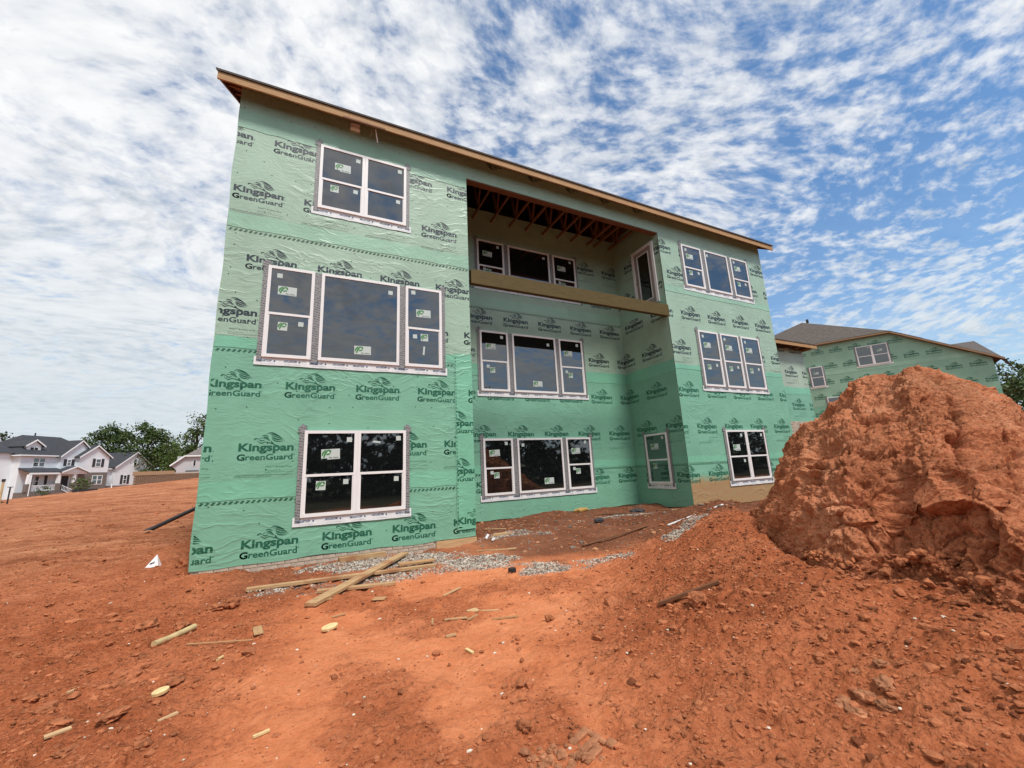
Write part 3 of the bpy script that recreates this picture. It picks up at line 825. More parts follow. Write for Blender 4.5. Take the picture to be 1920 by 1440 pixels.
def tapes(house, W4, spans, z0, z1, ends=True, tw=.095, sill=True, corner=True, sillh=.155):
    """grey flashing tape up the jambs and a printed sill flashing below a row of windows"""
    def put(name, mb, mat, y):
        o = mb.build(name, [M[mat]], house); o.matrix_local = W4 @ Matrix.Translation((0, y, 0)); return o
    xs = [spans[0][0]-tw+.01] + [s[1]-.012 for s in spans]
    for i, x in enumerate(xs):
        last = (spans[i][0]+.012 if 0 < i < len(spans) else x+tw)
        mb = MB().box(0, last-x, -.003, 0, 0, z1-z0+(.05 if i in (0, len(spans)) else -.01)+.10)
        if i in (0, len(spans)) and corner:
            sgn = 1 if i == 0 else -1; c = tw/2
            top = z1-z0+.15
            mb.bar((c-.02*sgn, -.004, top-.09), (c+.085*sgn, -.0045, top+.02), .0012, tw*.8, 0, (0, 1, 0)) if False else None
            a = .8*sgn; ca, sa = math.cos(a), math.sin(a)
            R_ = [(-.045, -.075), (.045, -.075), (.05, .10), (.01, .085), (-.04, .105)]
            mb.poly([(c+.02*sgn+ca*p-sa*q*-1*0+(-sa*q), -.006, top-.03+sa*p+ca*q) for p, q in R_])
            a2 = -.5*sgn; ca, sa = math.cos(a2), math.sin(a2)
            mb.poly([(c-.01*sgn+ca*p-sa*q, -.008, top-.02+sa*p+ca*q) for p, q in R_])
        o = mb.build('flashing_tape', [M['tape']], house); o.matrix_local = W4 @ Matrix.Translation((x, -.024, z0-.10))
    if sill:
        L = spans[-1][1]-spans[0][0]+.24
        mb = MB(); n = 14; V = []; F = []
        for i in range(n+1):
            for zz in (0, 1):
                V.append((L*i/n, -.003-.004*random.random()*(1-zz), (sillh+.01 if zz else -.012*random.random())))
        for i in range(n): F.append((2*i, 2*i+2, 2*i+3, 2*i+1))
        o = MB().add(V, F).build('sill_flashing', [M['sill_white']], house)
        o.matrix_local = W4 @ Matrix.Translation((spans[0][0]-.12, -.0215, z0-sillh))
        moist(o, L, sillh, max(2, int(L/.42)))

# ------------------------------------------------------------------ main house
house = thing('unfinished_house', 'three storey house under construction wrapped in green printed building wrap with an open upper porch', 'house')
SL = .66
def roofz(y): return 9.62+SL*(y+.40)
def walls():
    def block(x0, x1, yf, z0=-.02):
        return MB().prism([(yf, z0), (14, z0), (14, 9.75), (7, roofz(7)-.12), (yf, roofz(yf)-.12)], 'x', x0, x1)
    for a in ((0, WL, 0, 0), (WL, XS, D, 0), (XS, XR, 0, 0)):
        if a[2] > 0: MB().box(a[0], a[1], D+.012, 14, -.02, 9.62).build('wall', [M['osb']], house)
        else: block(a[0], a[1], a[2]+.012, a[3]).build('wall', [M['osb']], house)
    # beam boxed over the porch opening
    MB().box(WL, XS, .006, .16, 9.0, roofz(.08)-.13).build('header', [M['wood_red']], house)
    MB().box(WL, XS, -.006, .17, 8.985, 9.02).build('header_board', [M['wood_red']], house)
    # lower set-back bay at the right with its eave
    MB().box(XR-.3, 21.65, 1.312, 9, -.02, 6.0).build('wall', [M['osb']], house)
walls()
def roof():
    o = MB().prism([(-.40, 9.575), (-.40, 9.62), (7, roofz(7)), (14.4, 9.62), (14.4, 9.575), (7, roofz(7)-.045)], 'x', -.40, XR+.40).build('roof', [M['shingle']], house)
    for x0, x1 in ((-.37, 2.1), (2.105, 5.6), (5.605, 9.3), (9.305, 13.1), (13.105, XR+.37)):
        MB().box(x0, x1, -.372, -.335, 9.405, 9.572).build('fascia', [M['wood']], house)
    # sub fascia behind it and the roof sheathing seen from below
    MB().box(-.33, XR+.33, -.333, -.30, 9.44, 9.56).build('sub_fascia', [M['wood_red']], house)
    MB().prism([(-.36, 9.55), (-.36, 9.57), (6.9, roofz(6.9)-.05), (6.9, roofz(6.9)-.07)], 'x', -.36, XR+.36).build('roof_sheathing', [M['osb']], house)
    for x in (-.36, XR+.34):
        MB().prism([(-.335, 9.43), (-.335, 9.57), (7, roofz(7)-.05), (7, roofz(7)-.20)], 'x', x, x+.035).build('rake_board', [M['wood_red']], house)
    y = .3
    for y in np.arange(.25, 6.5, .61):
        for x0, x1 in ((-.325, -.004), (XR+.004, XR+.335)):
            MB().box(x0, x1, y-.019, y+.019, roofz(y)-.17, roofz(y)-.075).build('lookout', [M['wood_truss']], house)
    # rafter tails under the eave
    for x in np.arange(.2, XR, .61):
        MB().prism([(-.30, 9.45), (-.30, 9.555), (-.004, roofz(-.004)-.065), (-.004, roofz(-.004)-.16)], 'x', x, x+.038).build('rafter_tail', [M['wood_red']], house)
    # eave of the set-back bay
    MB().box(XR-.2, 22.05, .86, .90, 6.06, 6.22).build('fascia', [M['wood']], house)
    MB().prism([(.84, 6.215), (.84, 6.25), (6, 6.9), (6, 6.86)], 'x', XR-.2, 22.09).build('roof', [M['shingle']], house)
    MB().prism([(.902, 6.10), (.902, 6.2), (1.31, 6.24), (1.31, 6.20)], 'x', XR+.02, 22.03).build('roof_sheathing', [M['osb']], house)
    for x in np.arange(XR+.4, 21.9, .61): MB().box(x, x+.038, .905, 1.30, 6.06, 6.16).build('rafter_tail', [M['wood_red']], house)
    MB().box(21.66, 21.70, .905, 2.4, 6.0, 6.2).build('fascia', [M['wood']], house)
roof()
for k, x in enumerate((5.30, 6.07, 6.72, 7.41, 8.03, 8.72, 9.33, 9.93, 10.65, 10.98, 11.65)):
    mb = MB(); w = .038
    mb.box(x-w/2, x+w/2, .17, D+.01, 9.5, 9.59)
    mb.bar((x, .17, roofz(.17)-.14), (x, D, roofz(D)-.14), w, .09)
    for y0, z0, y1, z1 in ((.75, 9.56, .75, roofz(.75)-.15), (.75, 9.56, 1.35, roofz(1.35)-.15), (1.35, roofz(1.35)-.15, 1.75, 9.56), (1.75, 9.56, 2.15, roofz(2.15)-.15)):
        mb.bar((x, y0, z0), (x, y1, z1), .09, w, 0, (1, 0, 0))
    mb.build('roof_truss', [M['wood_truss']], house)
MB().box(5.10, 11.93, -.022, .115, 6.015, 6.405).build('beam', [M['beam']], house, bevel=.004)

WF = Matrix.Identity(4)
WBk = Matrix.Translation((0, D, 0))
WSd = Matrix.Translation((XS, D, 0)) @ Matrix.Rotation(-math.pi/2, 4, 'Z')
WSb = Matrix.Translation((0, 1.3, 0))
def sheet(W4, u0, u1, z0, z1, mat, y, name='house_wrap', nx=None, wob=.0, parent=None, wobb=.0, wobs=.0):
    nx = nx or max(2, int((u1-u0)/.25)); nz = max(2, int((z1-z0)/.25))
    V = []; F = []
    for i in range(nx+1):
        for j in range(nz+1):
            u = u0+(u1-u0)*i/nx; z = z0+(z1-z0)*j/nz
            if j == 0: z -= wobb*(math.sin(u*2.1)*.5+math.sin(u*5.3+1)*.35)+wob*random.random()
            if j == nz: z += wob*(random.random()-.5)
            if i == 0 and wobs: u -= wobs*(.5+.5*math.sin(z*3.1)*math.sin(z*1.3+1))
            V.append((u, y+.0012*math.sin(u*3+z*2)*0, z))
    for i in range(nx):
        for j in range(nz):
            a = i*(nz+1)+j; F.append((a, a+nz+1, a+nz+2, a+1))
    o = ob(name, mesh(name, V, F, M[mat], None, True), parent or house)
    if parent is None: o.matrix_local = W4
    else: o.matrix_local = Matrix.Identity(4)
    return o
def seam_marks(sh, u0, u1, z, y):
    """the printed dashed lap line"""
    f = Flat(); u = u0+.02
    while u < u1-.05:
        f.poly([(u, z), (u+.045, z), (u+.055, z+.016), (u+.01, z+.016)]); f.poly([(u+.03, z+.026), (u+.075, z+.026), (u+.062, z+.042), (u+.02, z+.042)]); u += .085
    ob('lap_line', flat_mesh('lap_line', f, M['ink_green']), sh, (0, y, 0))
def nails(sh, u0, u1, z0, z1, y, step=.44):
    mb = MB()
    for u in np.arange(u0+.15, u1-.05, step):
        for z in np.arange(z0+.15, z1-.05, step*.85):
            if random.random() < .62:
                a = u+random.uniform(-.1, .1); b = z+random.uniform(-.12, .12); r = .013
                mb.poly([(a+r*math.cos(k), y, b+r*math.sin(k)) for k in (0, 1.05, 2.1, 3.14, 4.2, 5.24)])
    if mb.V:
        o = mb.build('cap_nails', [M['nail']], sh); o['kind'] = 'stuff'
def wrap_wall(W4, u0, u1, strips, rows, wobs=0):
    """strips bottom to top: (z0, z1, material, depth, ink); rows: (z, [starts], part, flip)"""
    S = []
    for z0, z1, mat, y, ink in strips:
        sh = sheet(W4, u0, u1, z0, z1, mat, y, wob=.012, wobb=.03 if z0 < .2 else .0, wobs=wobs)
        S.append((sh, z0, z1, y, ink)); nails(sh, u0, u1, max(z0, .1), z1, y-.0022)
    for row in rows:
        z, us = row[0], row[1]; part = row[2] if len(row) > 2 else 'full'; flip = len(row) > 3
        for sh, z0, z1, y, ink in S:
            if z0-.02 <= z < z1:
                for u in us: logo(sh, u, z, u0+.004, u1-.004, ink, part, flip, z0+.0, z1, y-.0022)
                break
    return S
def band(sh, u0, u1, z0, z1, mat, y, marks=True):
    o = sheet(None, u0, u1, z0, z1, mat, y, 'overlap_band', wob=.03, parent=sh)
    if marks: seam_marks(sh, u0, u1, z0-.085, y-.001)
    return o
def seq(a, n, p=1.285): return [a+p*i for i in range(n)]
# left block
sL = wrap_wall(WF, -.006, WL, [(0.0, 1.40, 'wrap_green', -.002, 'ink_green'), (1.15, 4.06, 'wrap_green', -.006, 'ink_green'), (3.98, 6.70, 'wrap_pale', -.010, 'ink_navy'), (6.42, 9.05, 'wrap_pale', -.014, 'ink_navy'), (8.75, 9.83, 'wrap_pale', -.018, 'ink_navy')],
    [(.26, seq(-.60, 6), 'brand'), (1.95, seq(-.765, 5, 1.28)), (3.13, seq(-.09, 5), 'brand'), (4.55, seq(-.26, 5)), (5.70, seq(.362, 4, 1.276), 'brand'), (7.20, seq(.028, 4, 1.276)), (8.47, seq(-.61, 5, 1.28), 'brand'), (9.86, [1.27, 2.5, 3.8, 5.07], 'lion', 1)], wobs=.03)
band(sL[1][0], -.006, WL, 1.12, 1.42, 'wrap_band', -.0085)
band(sL[2][0], -.006, 4.7, 3.90, 4.10, 'wrap_band', -.0125)
band(sL[3][0], -.006, WL, 6.40, 6.72, 'wrap_band_pale', -.0165)
band(sL[4][0], -.006, WL, 8.72, 9.15, 'wrap_band_pale', -.0205, False)
fl = sheet(WF, 4.62, WL+.004, .18, 4.12, 'wrap_band', -.0185, 'corner_wrap', wob=.03)
for z, u, in ((3.13, 4.95), (2.42, 4.18), (1.35, 4.24), (.28, 4.62)): logo(fl, u, z, 4.64, WL, 'ink_green', 'brand', False, .2, 4.1, -.0205)
f_ = Flat()
for z in np.arange(.25, 4.05, .085): f_.poly([(4.635, z), (4.651, z+.01), (4.651, z+.055), (4.635, z+.045)])
ob('lap_line', flat_mesh('lap_line', f_, M['ink_green']), fl, (0, -.0205, 0), kind='stuff')
# porch opening face above the header
sH = sheet(WF, WL, XS, 9.012, 9.83, 'wrap_pale', -.018); nails(sH, WL, XS, 9.0, 9.8, -.0205)
for u in (6.33, 7.62, 8.93, 10.2, 11.55): logo(sH, u, 9.86, WL, XS, 'ink_navy', 'lion', True, 9.02, 9.82, -.0205)
# right section
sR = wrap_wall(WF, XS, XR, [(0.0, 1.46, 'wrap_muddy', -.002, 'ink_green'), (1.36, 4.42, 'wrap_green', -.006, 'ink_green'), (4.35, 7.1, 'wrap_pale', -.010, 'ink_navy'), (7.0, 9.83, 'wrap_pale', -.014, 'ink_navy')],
    [(.90, seq(11.42, 5), 'brand'), (2.37, seq(11.19, 5, 1.3)), (3.53, seq(11.90, 5, 1.29), 'brand'), (4.93, seq(11.81, 5)), (6.16, seq(11.21, 5), 'brand'), (7.56, seq(12.09, 5)), (8.47, seq(11.51, 5), 'brand')])
band(sR[1][0], XS, XR, 1.34, 1.52, 'wrap_band', -.0085); band(sR[2][0], XS, XR, 4.28, 4.42, 'wrap_band', -.0125, False); band(sR[3][0], XS, XR, 6.92, 7.14, 'wrap_band_pale', -.0165, False)
# back of the recess
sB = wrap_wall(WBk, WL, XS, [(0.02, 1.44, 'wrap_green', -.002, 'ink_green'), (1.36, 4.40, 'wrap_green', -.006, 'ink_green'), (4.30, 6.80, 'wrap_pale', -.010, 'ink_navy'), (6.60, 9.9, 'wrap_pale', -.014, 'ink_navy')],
    [(.94, seq(5.94, 5), 'brand'), (2.37, seq(5.72, 5)), (3.64, seq(5.10, 6), 'brand'), (4.95, seq(5.12, 6)), (6.05, seq(5.74, 5, 1.283), 'brand'), (7.2, seq(5.47, 5), 'brand'), (8.45, seq(6.1, 5, 1.283))])
band(sB[1][0], WL, XS, 1.33, 1.55, 'wrap_band', -.0085); band(sB[2][0], WL, XS, 4.22, 4.58, 'wrap_band', -.0125, False); band(sB[3][0], WL, XS, 6.46, 6.80, 'wrap_band_pale', -.0165)
# side of the recess
sS = wrap_wall(WSd, 0, D, [(0.02, 1.44, 'wrap_green', -.002, 'ink_green'), (1.36, 4.40, 'wrap_green', -.006, 'ink_green'), (4.30, 6.80, 'wrap_pale', -.010, 'ink_navy'), (6.60, 9.9, 'wrap_pale', -.014, 'ink_navy')],
    [(.92, [.48, 1.78], 'brand'), (2.45, [.29, 1.58]), (3.65, [-.36, .92], 'brand'), (4.97, [-.34, .92]), (6.19, [.25, 1.53], 'brand'), (7.2, [.0, 1.3], 'brand'), (8.45, [.55, 1.84])])
band(sS[1][0], 0, D, 1.33, 1.55, 'wrap_band', -.0085); band(sS[2][0], 0, D, 4.22, 4.58, 'wrap_band', -.0125, False); band(sS[3][0], 0, D, 6.46, 6.80, 'wrap_band_pale', -.0165, False)
# set-back bay
sK = wrap_wall(WSb, XR-.1, 21.65, [(0.0, 4.2, 'wrap_green', -.002, 'ink_green'), (4.05, 6.1, 'wrap_grey', -.006, 'ink_navy')],
    [(2.3, seq(18.64, 3), 'brand'), (3.47, seq(18.85, 3)), (4.93, seq(18.75, 3)), (6.05, seq(18.1, 3), 'brand')])
band(sK[1][0], XR-.1, 21.65, 4.0, 4.3, 'wrap_band', -.0085, False)
mb = MB()
for r_ in range(42):
    for c in range(9):
        x = 19.70+c*.21+(r_ % 2)*.105
        if x < 21.45: mb.box(x, min(x+.198, 21.5), -.022, .0, r_*.0667, r_*.0667+.057)
o = mb.build('brick_panel', [M['brick']], house); o.matrix_local = WSb @ Matrix.Translation((0, -.008, 0)); o['kind'] = 'stuff'
MB().box(19.66, 21.55, 1.284, 1.294, -.05, 2.80).build('mortar_bed', [M['mortar']], house)

# brick base course under the left block
bm_ = MB().box(0, .198, 0, .09, 0, .057).mesh('brick', [M['brick']])
for r_ in range(5):
    for c in range(25):
        x = .006+c*.21+(r_ % 2)*.105-.1
        if 0 <= x < WL-.95+.1*r_:
            ob('brick', bm_, house, (x, .004+.004*random.random(), -.068-r_*.0667), (0, random.uniform(-.01, .01), 0))
MB().box(-.0, WL, .02, .3, -.5, .0).build('mortar_bed', [M['mortar']], house)
MB().box(4.15, WL+.01, -.03, .012, -.26, -.02).build('form_board', [M['wood_pale']], house)
MB().box(XS+.0, XR, .02, .2, -.4, .0).build('footing', [M['clod_pale']], house)
MB().box(WL, XS, D+.02, D+.2, -.4, .02).build('footing', [M['clod_pale']], house)
MB().box(XS+.02, XS+.2, .02, D, -.4, .02).build('footing', [M['clod_pale']], house)

S_ = .84
def zz(z): return (z+1.84)*S_
def wins(W4, specs, conv=lambda a: a*S_):
    spans = []
    for x0, x1, z0, z1, kind, rail, st in specs:
        a, b = conv(x0), conv(x1)
        if a > b: a, b = b, a
        window(house, W4 @ Matrix.Translation((a, -.021, zz(z0))), b-a, zz(z1)-zz(z0), kind, rail, st)
        spans.append((a, b))
    tapes(house, W4, spans, zz(specs[0][2]), zz(specs[0][3]))
TW = [(0,'N',.30,.34),(0,'S',.83,.78),(1,'B',.20,.62),(1,'S',.80,.75),(2,'S',.83,.80),(3,'S',.80,.76)]
FX = [(0,'A',.42,.07),(0,'S',.87,.88)]
wins(WF, [(1.861,4.128,6.73,8.645,'twin',.46,TW)])
wins(WF, [(.895,1.901,2.613,4.897,'hung',.47,HUNG),(2.057,3.978,2.613,4.897,'fixed',.5,FX),(4.135,5.14,2.613,4.897,'hung',.47,[(0,'A',.26,.28),(0,'S',.10,.86),(1,'B',.40,.68),(1,'S',.14,.74),(1,'V',.46,.28)])])
wins(WF, [(1.872,4.169,-1.007,.918,'twin',.47,TW+[(2,'T',.26,.76)])])
wins(WF, [(15.369,16.522,6.779,8.645,'hung',.45,HUNG),(16.739,18.221,6.779,8.645,'fixed',.5,[(0,'S',.05,.88)]),(18.419,19.575,6.779,8.645,'hung',.45,HUNG)])
wins(WF, [(15.616,16.772,2.618,4.896,'hung',.48,HUNG),(16.92,18.06,2.618,4.896,'hung',.48,HUNG),(18.214,19.427,2.618,4.896,'hung',.48,HUNG)])
wins(WF, [(16.335,18.699,-1.018,.90,'twin',.47,[(0,'N',.25,.2),(0,'S',.75,.8),(1,'S',.75,.75),(2,'S',.8,.8)])])
for z0, z1, rl, fx in ((-1.029,.905,.47,[(0,'A',.55,.10),(0,'S',.06,.87)]), (2.613,4.895,.49,[(0,'A',.42,.08),(0,'S',.82,.86)]), (6.74,8.625,.42,[(0,'S',.86,.86)])):
    wins(WBk, [(7.343,8.485,z0,z1,'hung',rl,HUNG2),(8.665,10.591,z0,z1,'fixed',.5,fx),(10.758,11.901,z0,z1,'hung',rl,HUNG2)])
wins(WSd, [(1.934,.789,-.996,.913,'hung',.47,[(0,'A',.2,.42),(0,'S',.78,.82),(1,'B',.2,.62)])], lambda a: (2.67472-a)*S_)
def door():
    # glazed door on the side wall of the porch, local x toward the front corner
    d = MB(); u0, u1, z0, z1 = 1.0, 2.03, 6.62, 8.84; f = .10
    d.box(u0, u0+f, -.05, 0, z0, z1); d.box(u1-f, u1, -.05, 0, z0, z1); d.box(u0+f, u1-f, -.05, 0, z1-f, z1)
    fr = d.build('door_frame', [M['vinyl']], house); fr.matrix_local = WSd @ Matrix.Translation((0, -.021, 0))
    a, b = u0+f, u1-f; e = MB()
    e.box(a, a+.14, -.02, 0, z0, z1-f); e.box(b-.14, b, -.02, 0, z0, z1-f); e.box(a+.14, b-.14, -.02, 0, z1-f-.14, z1-f); e.box(a+.14, b-.14, -.02, 0, z0, z0+.22)
    dr = e.build('door', [M['doorleaf']], house); dr.matrix_local = WSd @ Matrix.Translation((0, -.021, 0))
    g = MB(); s = .028
    g.box(a+.14, a+.14+s, -.034, -.001, z0+.22, z1-f-.14); g.box(b-.14-s, b-.14, -.034, -.001, z0+.22, z1-f-.14); g.box(a+.14+s, b-.14-s, -.034, -.001, z1-f-.14-s, z1-f-.14); g.box(a+.14+s, b-.14-s, -.034, -.001, z0+.22, z0+.22+s)
    g.build('glazing_bead', [M['vinyl']], dr)
    MB().box(a+.16, b-.16, -.010, -.002, z0+.23, z1-f-.15).build('pane', [M['glass']], dr)
    MB().tube([(a+.07, -.02, z0+1.0), (a+.07, -.075, z0+1.0)], .028, 10).build('door_handle', [M['knob']], dr)
    MB().tube([(a+.07, -.02, z0+1.14), (a+.07, -.04, z0+1.14)], .026, 10).build('lock', [M['knob']], dr)
door()
# vent hood and loose strip under the eave
mb = MB().box(2.16, 2.37, -.10, -.016, 9.43, 9.60); mb.box(2.18, 2.35, -.115, -.10, 9.52, 9.56); mb.box(2.18, 2.35, -.110, -.10, 9.45, 9.505)
mb.build('vent_hood', [M['vinyl']], house, bevel=.006)
MB().bar((2.70, -.26, 9.44), (2.76, -.21, 9.13), .03, .008).build('loose_strip', [M['vinyl']], house)
MB().bar((2.63, -.24, 9.42), (2.60, -.22, 9.25), .012, .006).build('loose_strip', [M['wood_pale']], house)
MB().box(1.98, 2.9, -.40, -.374, 9.375, 9.41).build('nailed_strip', [M['wood_red']], house)
# drain pipe propped against the far side of the left block
mb = MB().tube([(-.01, 8.0, 1.45), (-1.4, 8.0, .76), (-2.62, 8.0, .15), (-2.85, 8.0, .02)], [.06, .06, .065, .09], 10)
o = mb.build('drain_pipe', [M['blackgloss']], house)

# ------------------------------------------------------------------ neighbouring wrapped house
def neighbour():
    P1 = Vector((41.0, 11.44, 0)); RZ = R(-60)
    W4 = Matrix.Translation(P1) @ Matrix.Rotation(RZ, 4, 'Z'); inv = W4.inverted()
    h = thing('unfinished_house', 'second house in green building wrap with a brown shingle roof behind the dirt mound', 'house', tuple(P1), RZ)
    out = [(-6, -.5), (11.48, -.5), (11.48, 7.78), (6.24, 10.92), (-6, 10.92)]
    MB().prism(out, 'y', .02, 9).build('wall', [M['osb']], h)
    def strip(z0, z1, mat, y, ink):
        # wrap strip cut to the wall outline
        xr = lambda z: 11.48 if z < 7.78 else 6.24+(10.92-z)/(10.92-7.78)*5.24
        V = []; F = []; n = 24
        for i in range(n+1):
            z = z0+(z1-z0)*i/n; V += [(-6, y, z), (xr(z), y, z)]
        for i in range(n): F.append((2*i, 2*i+1, 2*i+3, 2*i+2))
        return ob('house_wrap', mesh('house_wrap', V, F, M[mat]), h), xr
    st = []
    for z0, z1, mat, y, ink in ((-.4, 5.5, 'wrap_green', -.002, 'ink_green'), (5.4, 8.3, 'wrap_far', -.008, 'ink_green'), (8.15, 10.92, 'wrap_far', -.014, 'ink_green')):
        s, xr = strip(z0, z1, mat, y, ink); st.append((s, z0, z1, y, ink))
    sheet(None, -6, 11.0, 8.12, 8.42, 'wrap_band_pale', -.018, 'overlap_band', wob=.03, parent=st[2][0])
    for z, a, n in ((10.20, -.36, 6), (8.85, -2.2, 9), (7.46, -1.35, 10), (6.2, -2.07, 11), (4.75, -2.2, 11), (3.5, -1.7, 10)):
        for s, z0, z1, y, ink in st:
            if z0 < z < z1:
                for i in range(n):
                    u = a+i*1.29
                    if u > -1.5: logo(s, u, z, -6, xr(z+.25)-.02, ink, 'brand', False, None, None, y-.006)
                break
    def nw(x0, x1, z0, z1, kind, stick):
        w = window(h, Matrix.Translation((x0, -.02, z0)), x1-x0, z1-z0, kind, .47, stick, .06)
        for xx in (x0-.1, x1): MB().box(0, .1, -.004, 0, 0, z1-z0+.2).build('flashing_tape', [M['tape']], h, (xx, -.022, z0-.1))
        MB().box(0, x1-x0+.3, -.006, 0, 0, .12).build('sill_flashing', [M['sill_white']], h, (x0-.15, -.026, z0-.12))
    nw(3.95, 5.98, 8.48, 10.15, 'twin', [(2, 'A', .3, .3), (0, 'S', .8, .8)])
    nw(.56, 1.50, 7.18, 8.96, 'hung', [(0, 'A', .25, .3)])
    nw(1.38, 2.3, 4.4, 6.15, 'hung', [(0, 'A', .25, .3)])
    # roof: hip over the tall part, long rake on the right, a further hip behind it
    def loc(p): return tuple(inv @ Vector(p))
    R1, R2, L = loc((44.79, 12.5, 14.25)), loc((61.07, 9.28, 13.32)), (-6.5, -.4, 10.92)
    A = (6.30, -.4, 11.02)
    mb = MB().poly([L, A, R2, R1]).poly([L, R1, (-6.5, 14, 10.95)]).poly([A, (11.95, -.4, 7.66), (13.5, 12, 7.66), R2]).poly([R1, R2, (8, 20, 10.9), (-6.5, 14, 10.95)])
    mb.poly([(L[0], L[1], 10.86), (A[0], A[1], 10.96), (A[0], 1, 10.96), (L[0], 1, 10.86)])
    mb.build('roof', [M['shingle']], h)
    T = [loc((47.07, 3.72, 9.47)), loc((52.29, 3.5, 10.25)), loc((48.3, 1.2, 7.72)), loc((46.9, 2.0, 8.1))]
    MB().poly(T).poly([T[1], loc((56, 2.5, 7.7)), T[2]]).build('roof', [M['shingle']], h)
    mb = MB().bar((-6.5, -.38, 10.86), (6.27, -.38, 10.93), .04, .11, 0); mb.build('fascia', [M['timber_cap']], h)
    MB().bar((6.24, -.38, 10.94), (11.95, -.38, 7.58), .04, .12, 0).build('rake_board', [M['timber_cap']], h)
    MB().poly([(6.24, -.36, 10.90), (11.95, -.36, 7.54), (11.95, .0, 7.54), (6.24, .0, 10.90)]).poly([(-6, -.36, 10.83), (6.24, -.36, 10.88), (6.24, 0, 10.88), (-6, 0, 10.83)]).build('roof_sheathing', [M['osb']], h)
    p = loc((44.98, 12.1, 14.1)); MB().tube([p, (p[0], p[1], p[2]+.35)], .11, 8).build('vent_pipe', [M['black']], h)
neighbour()

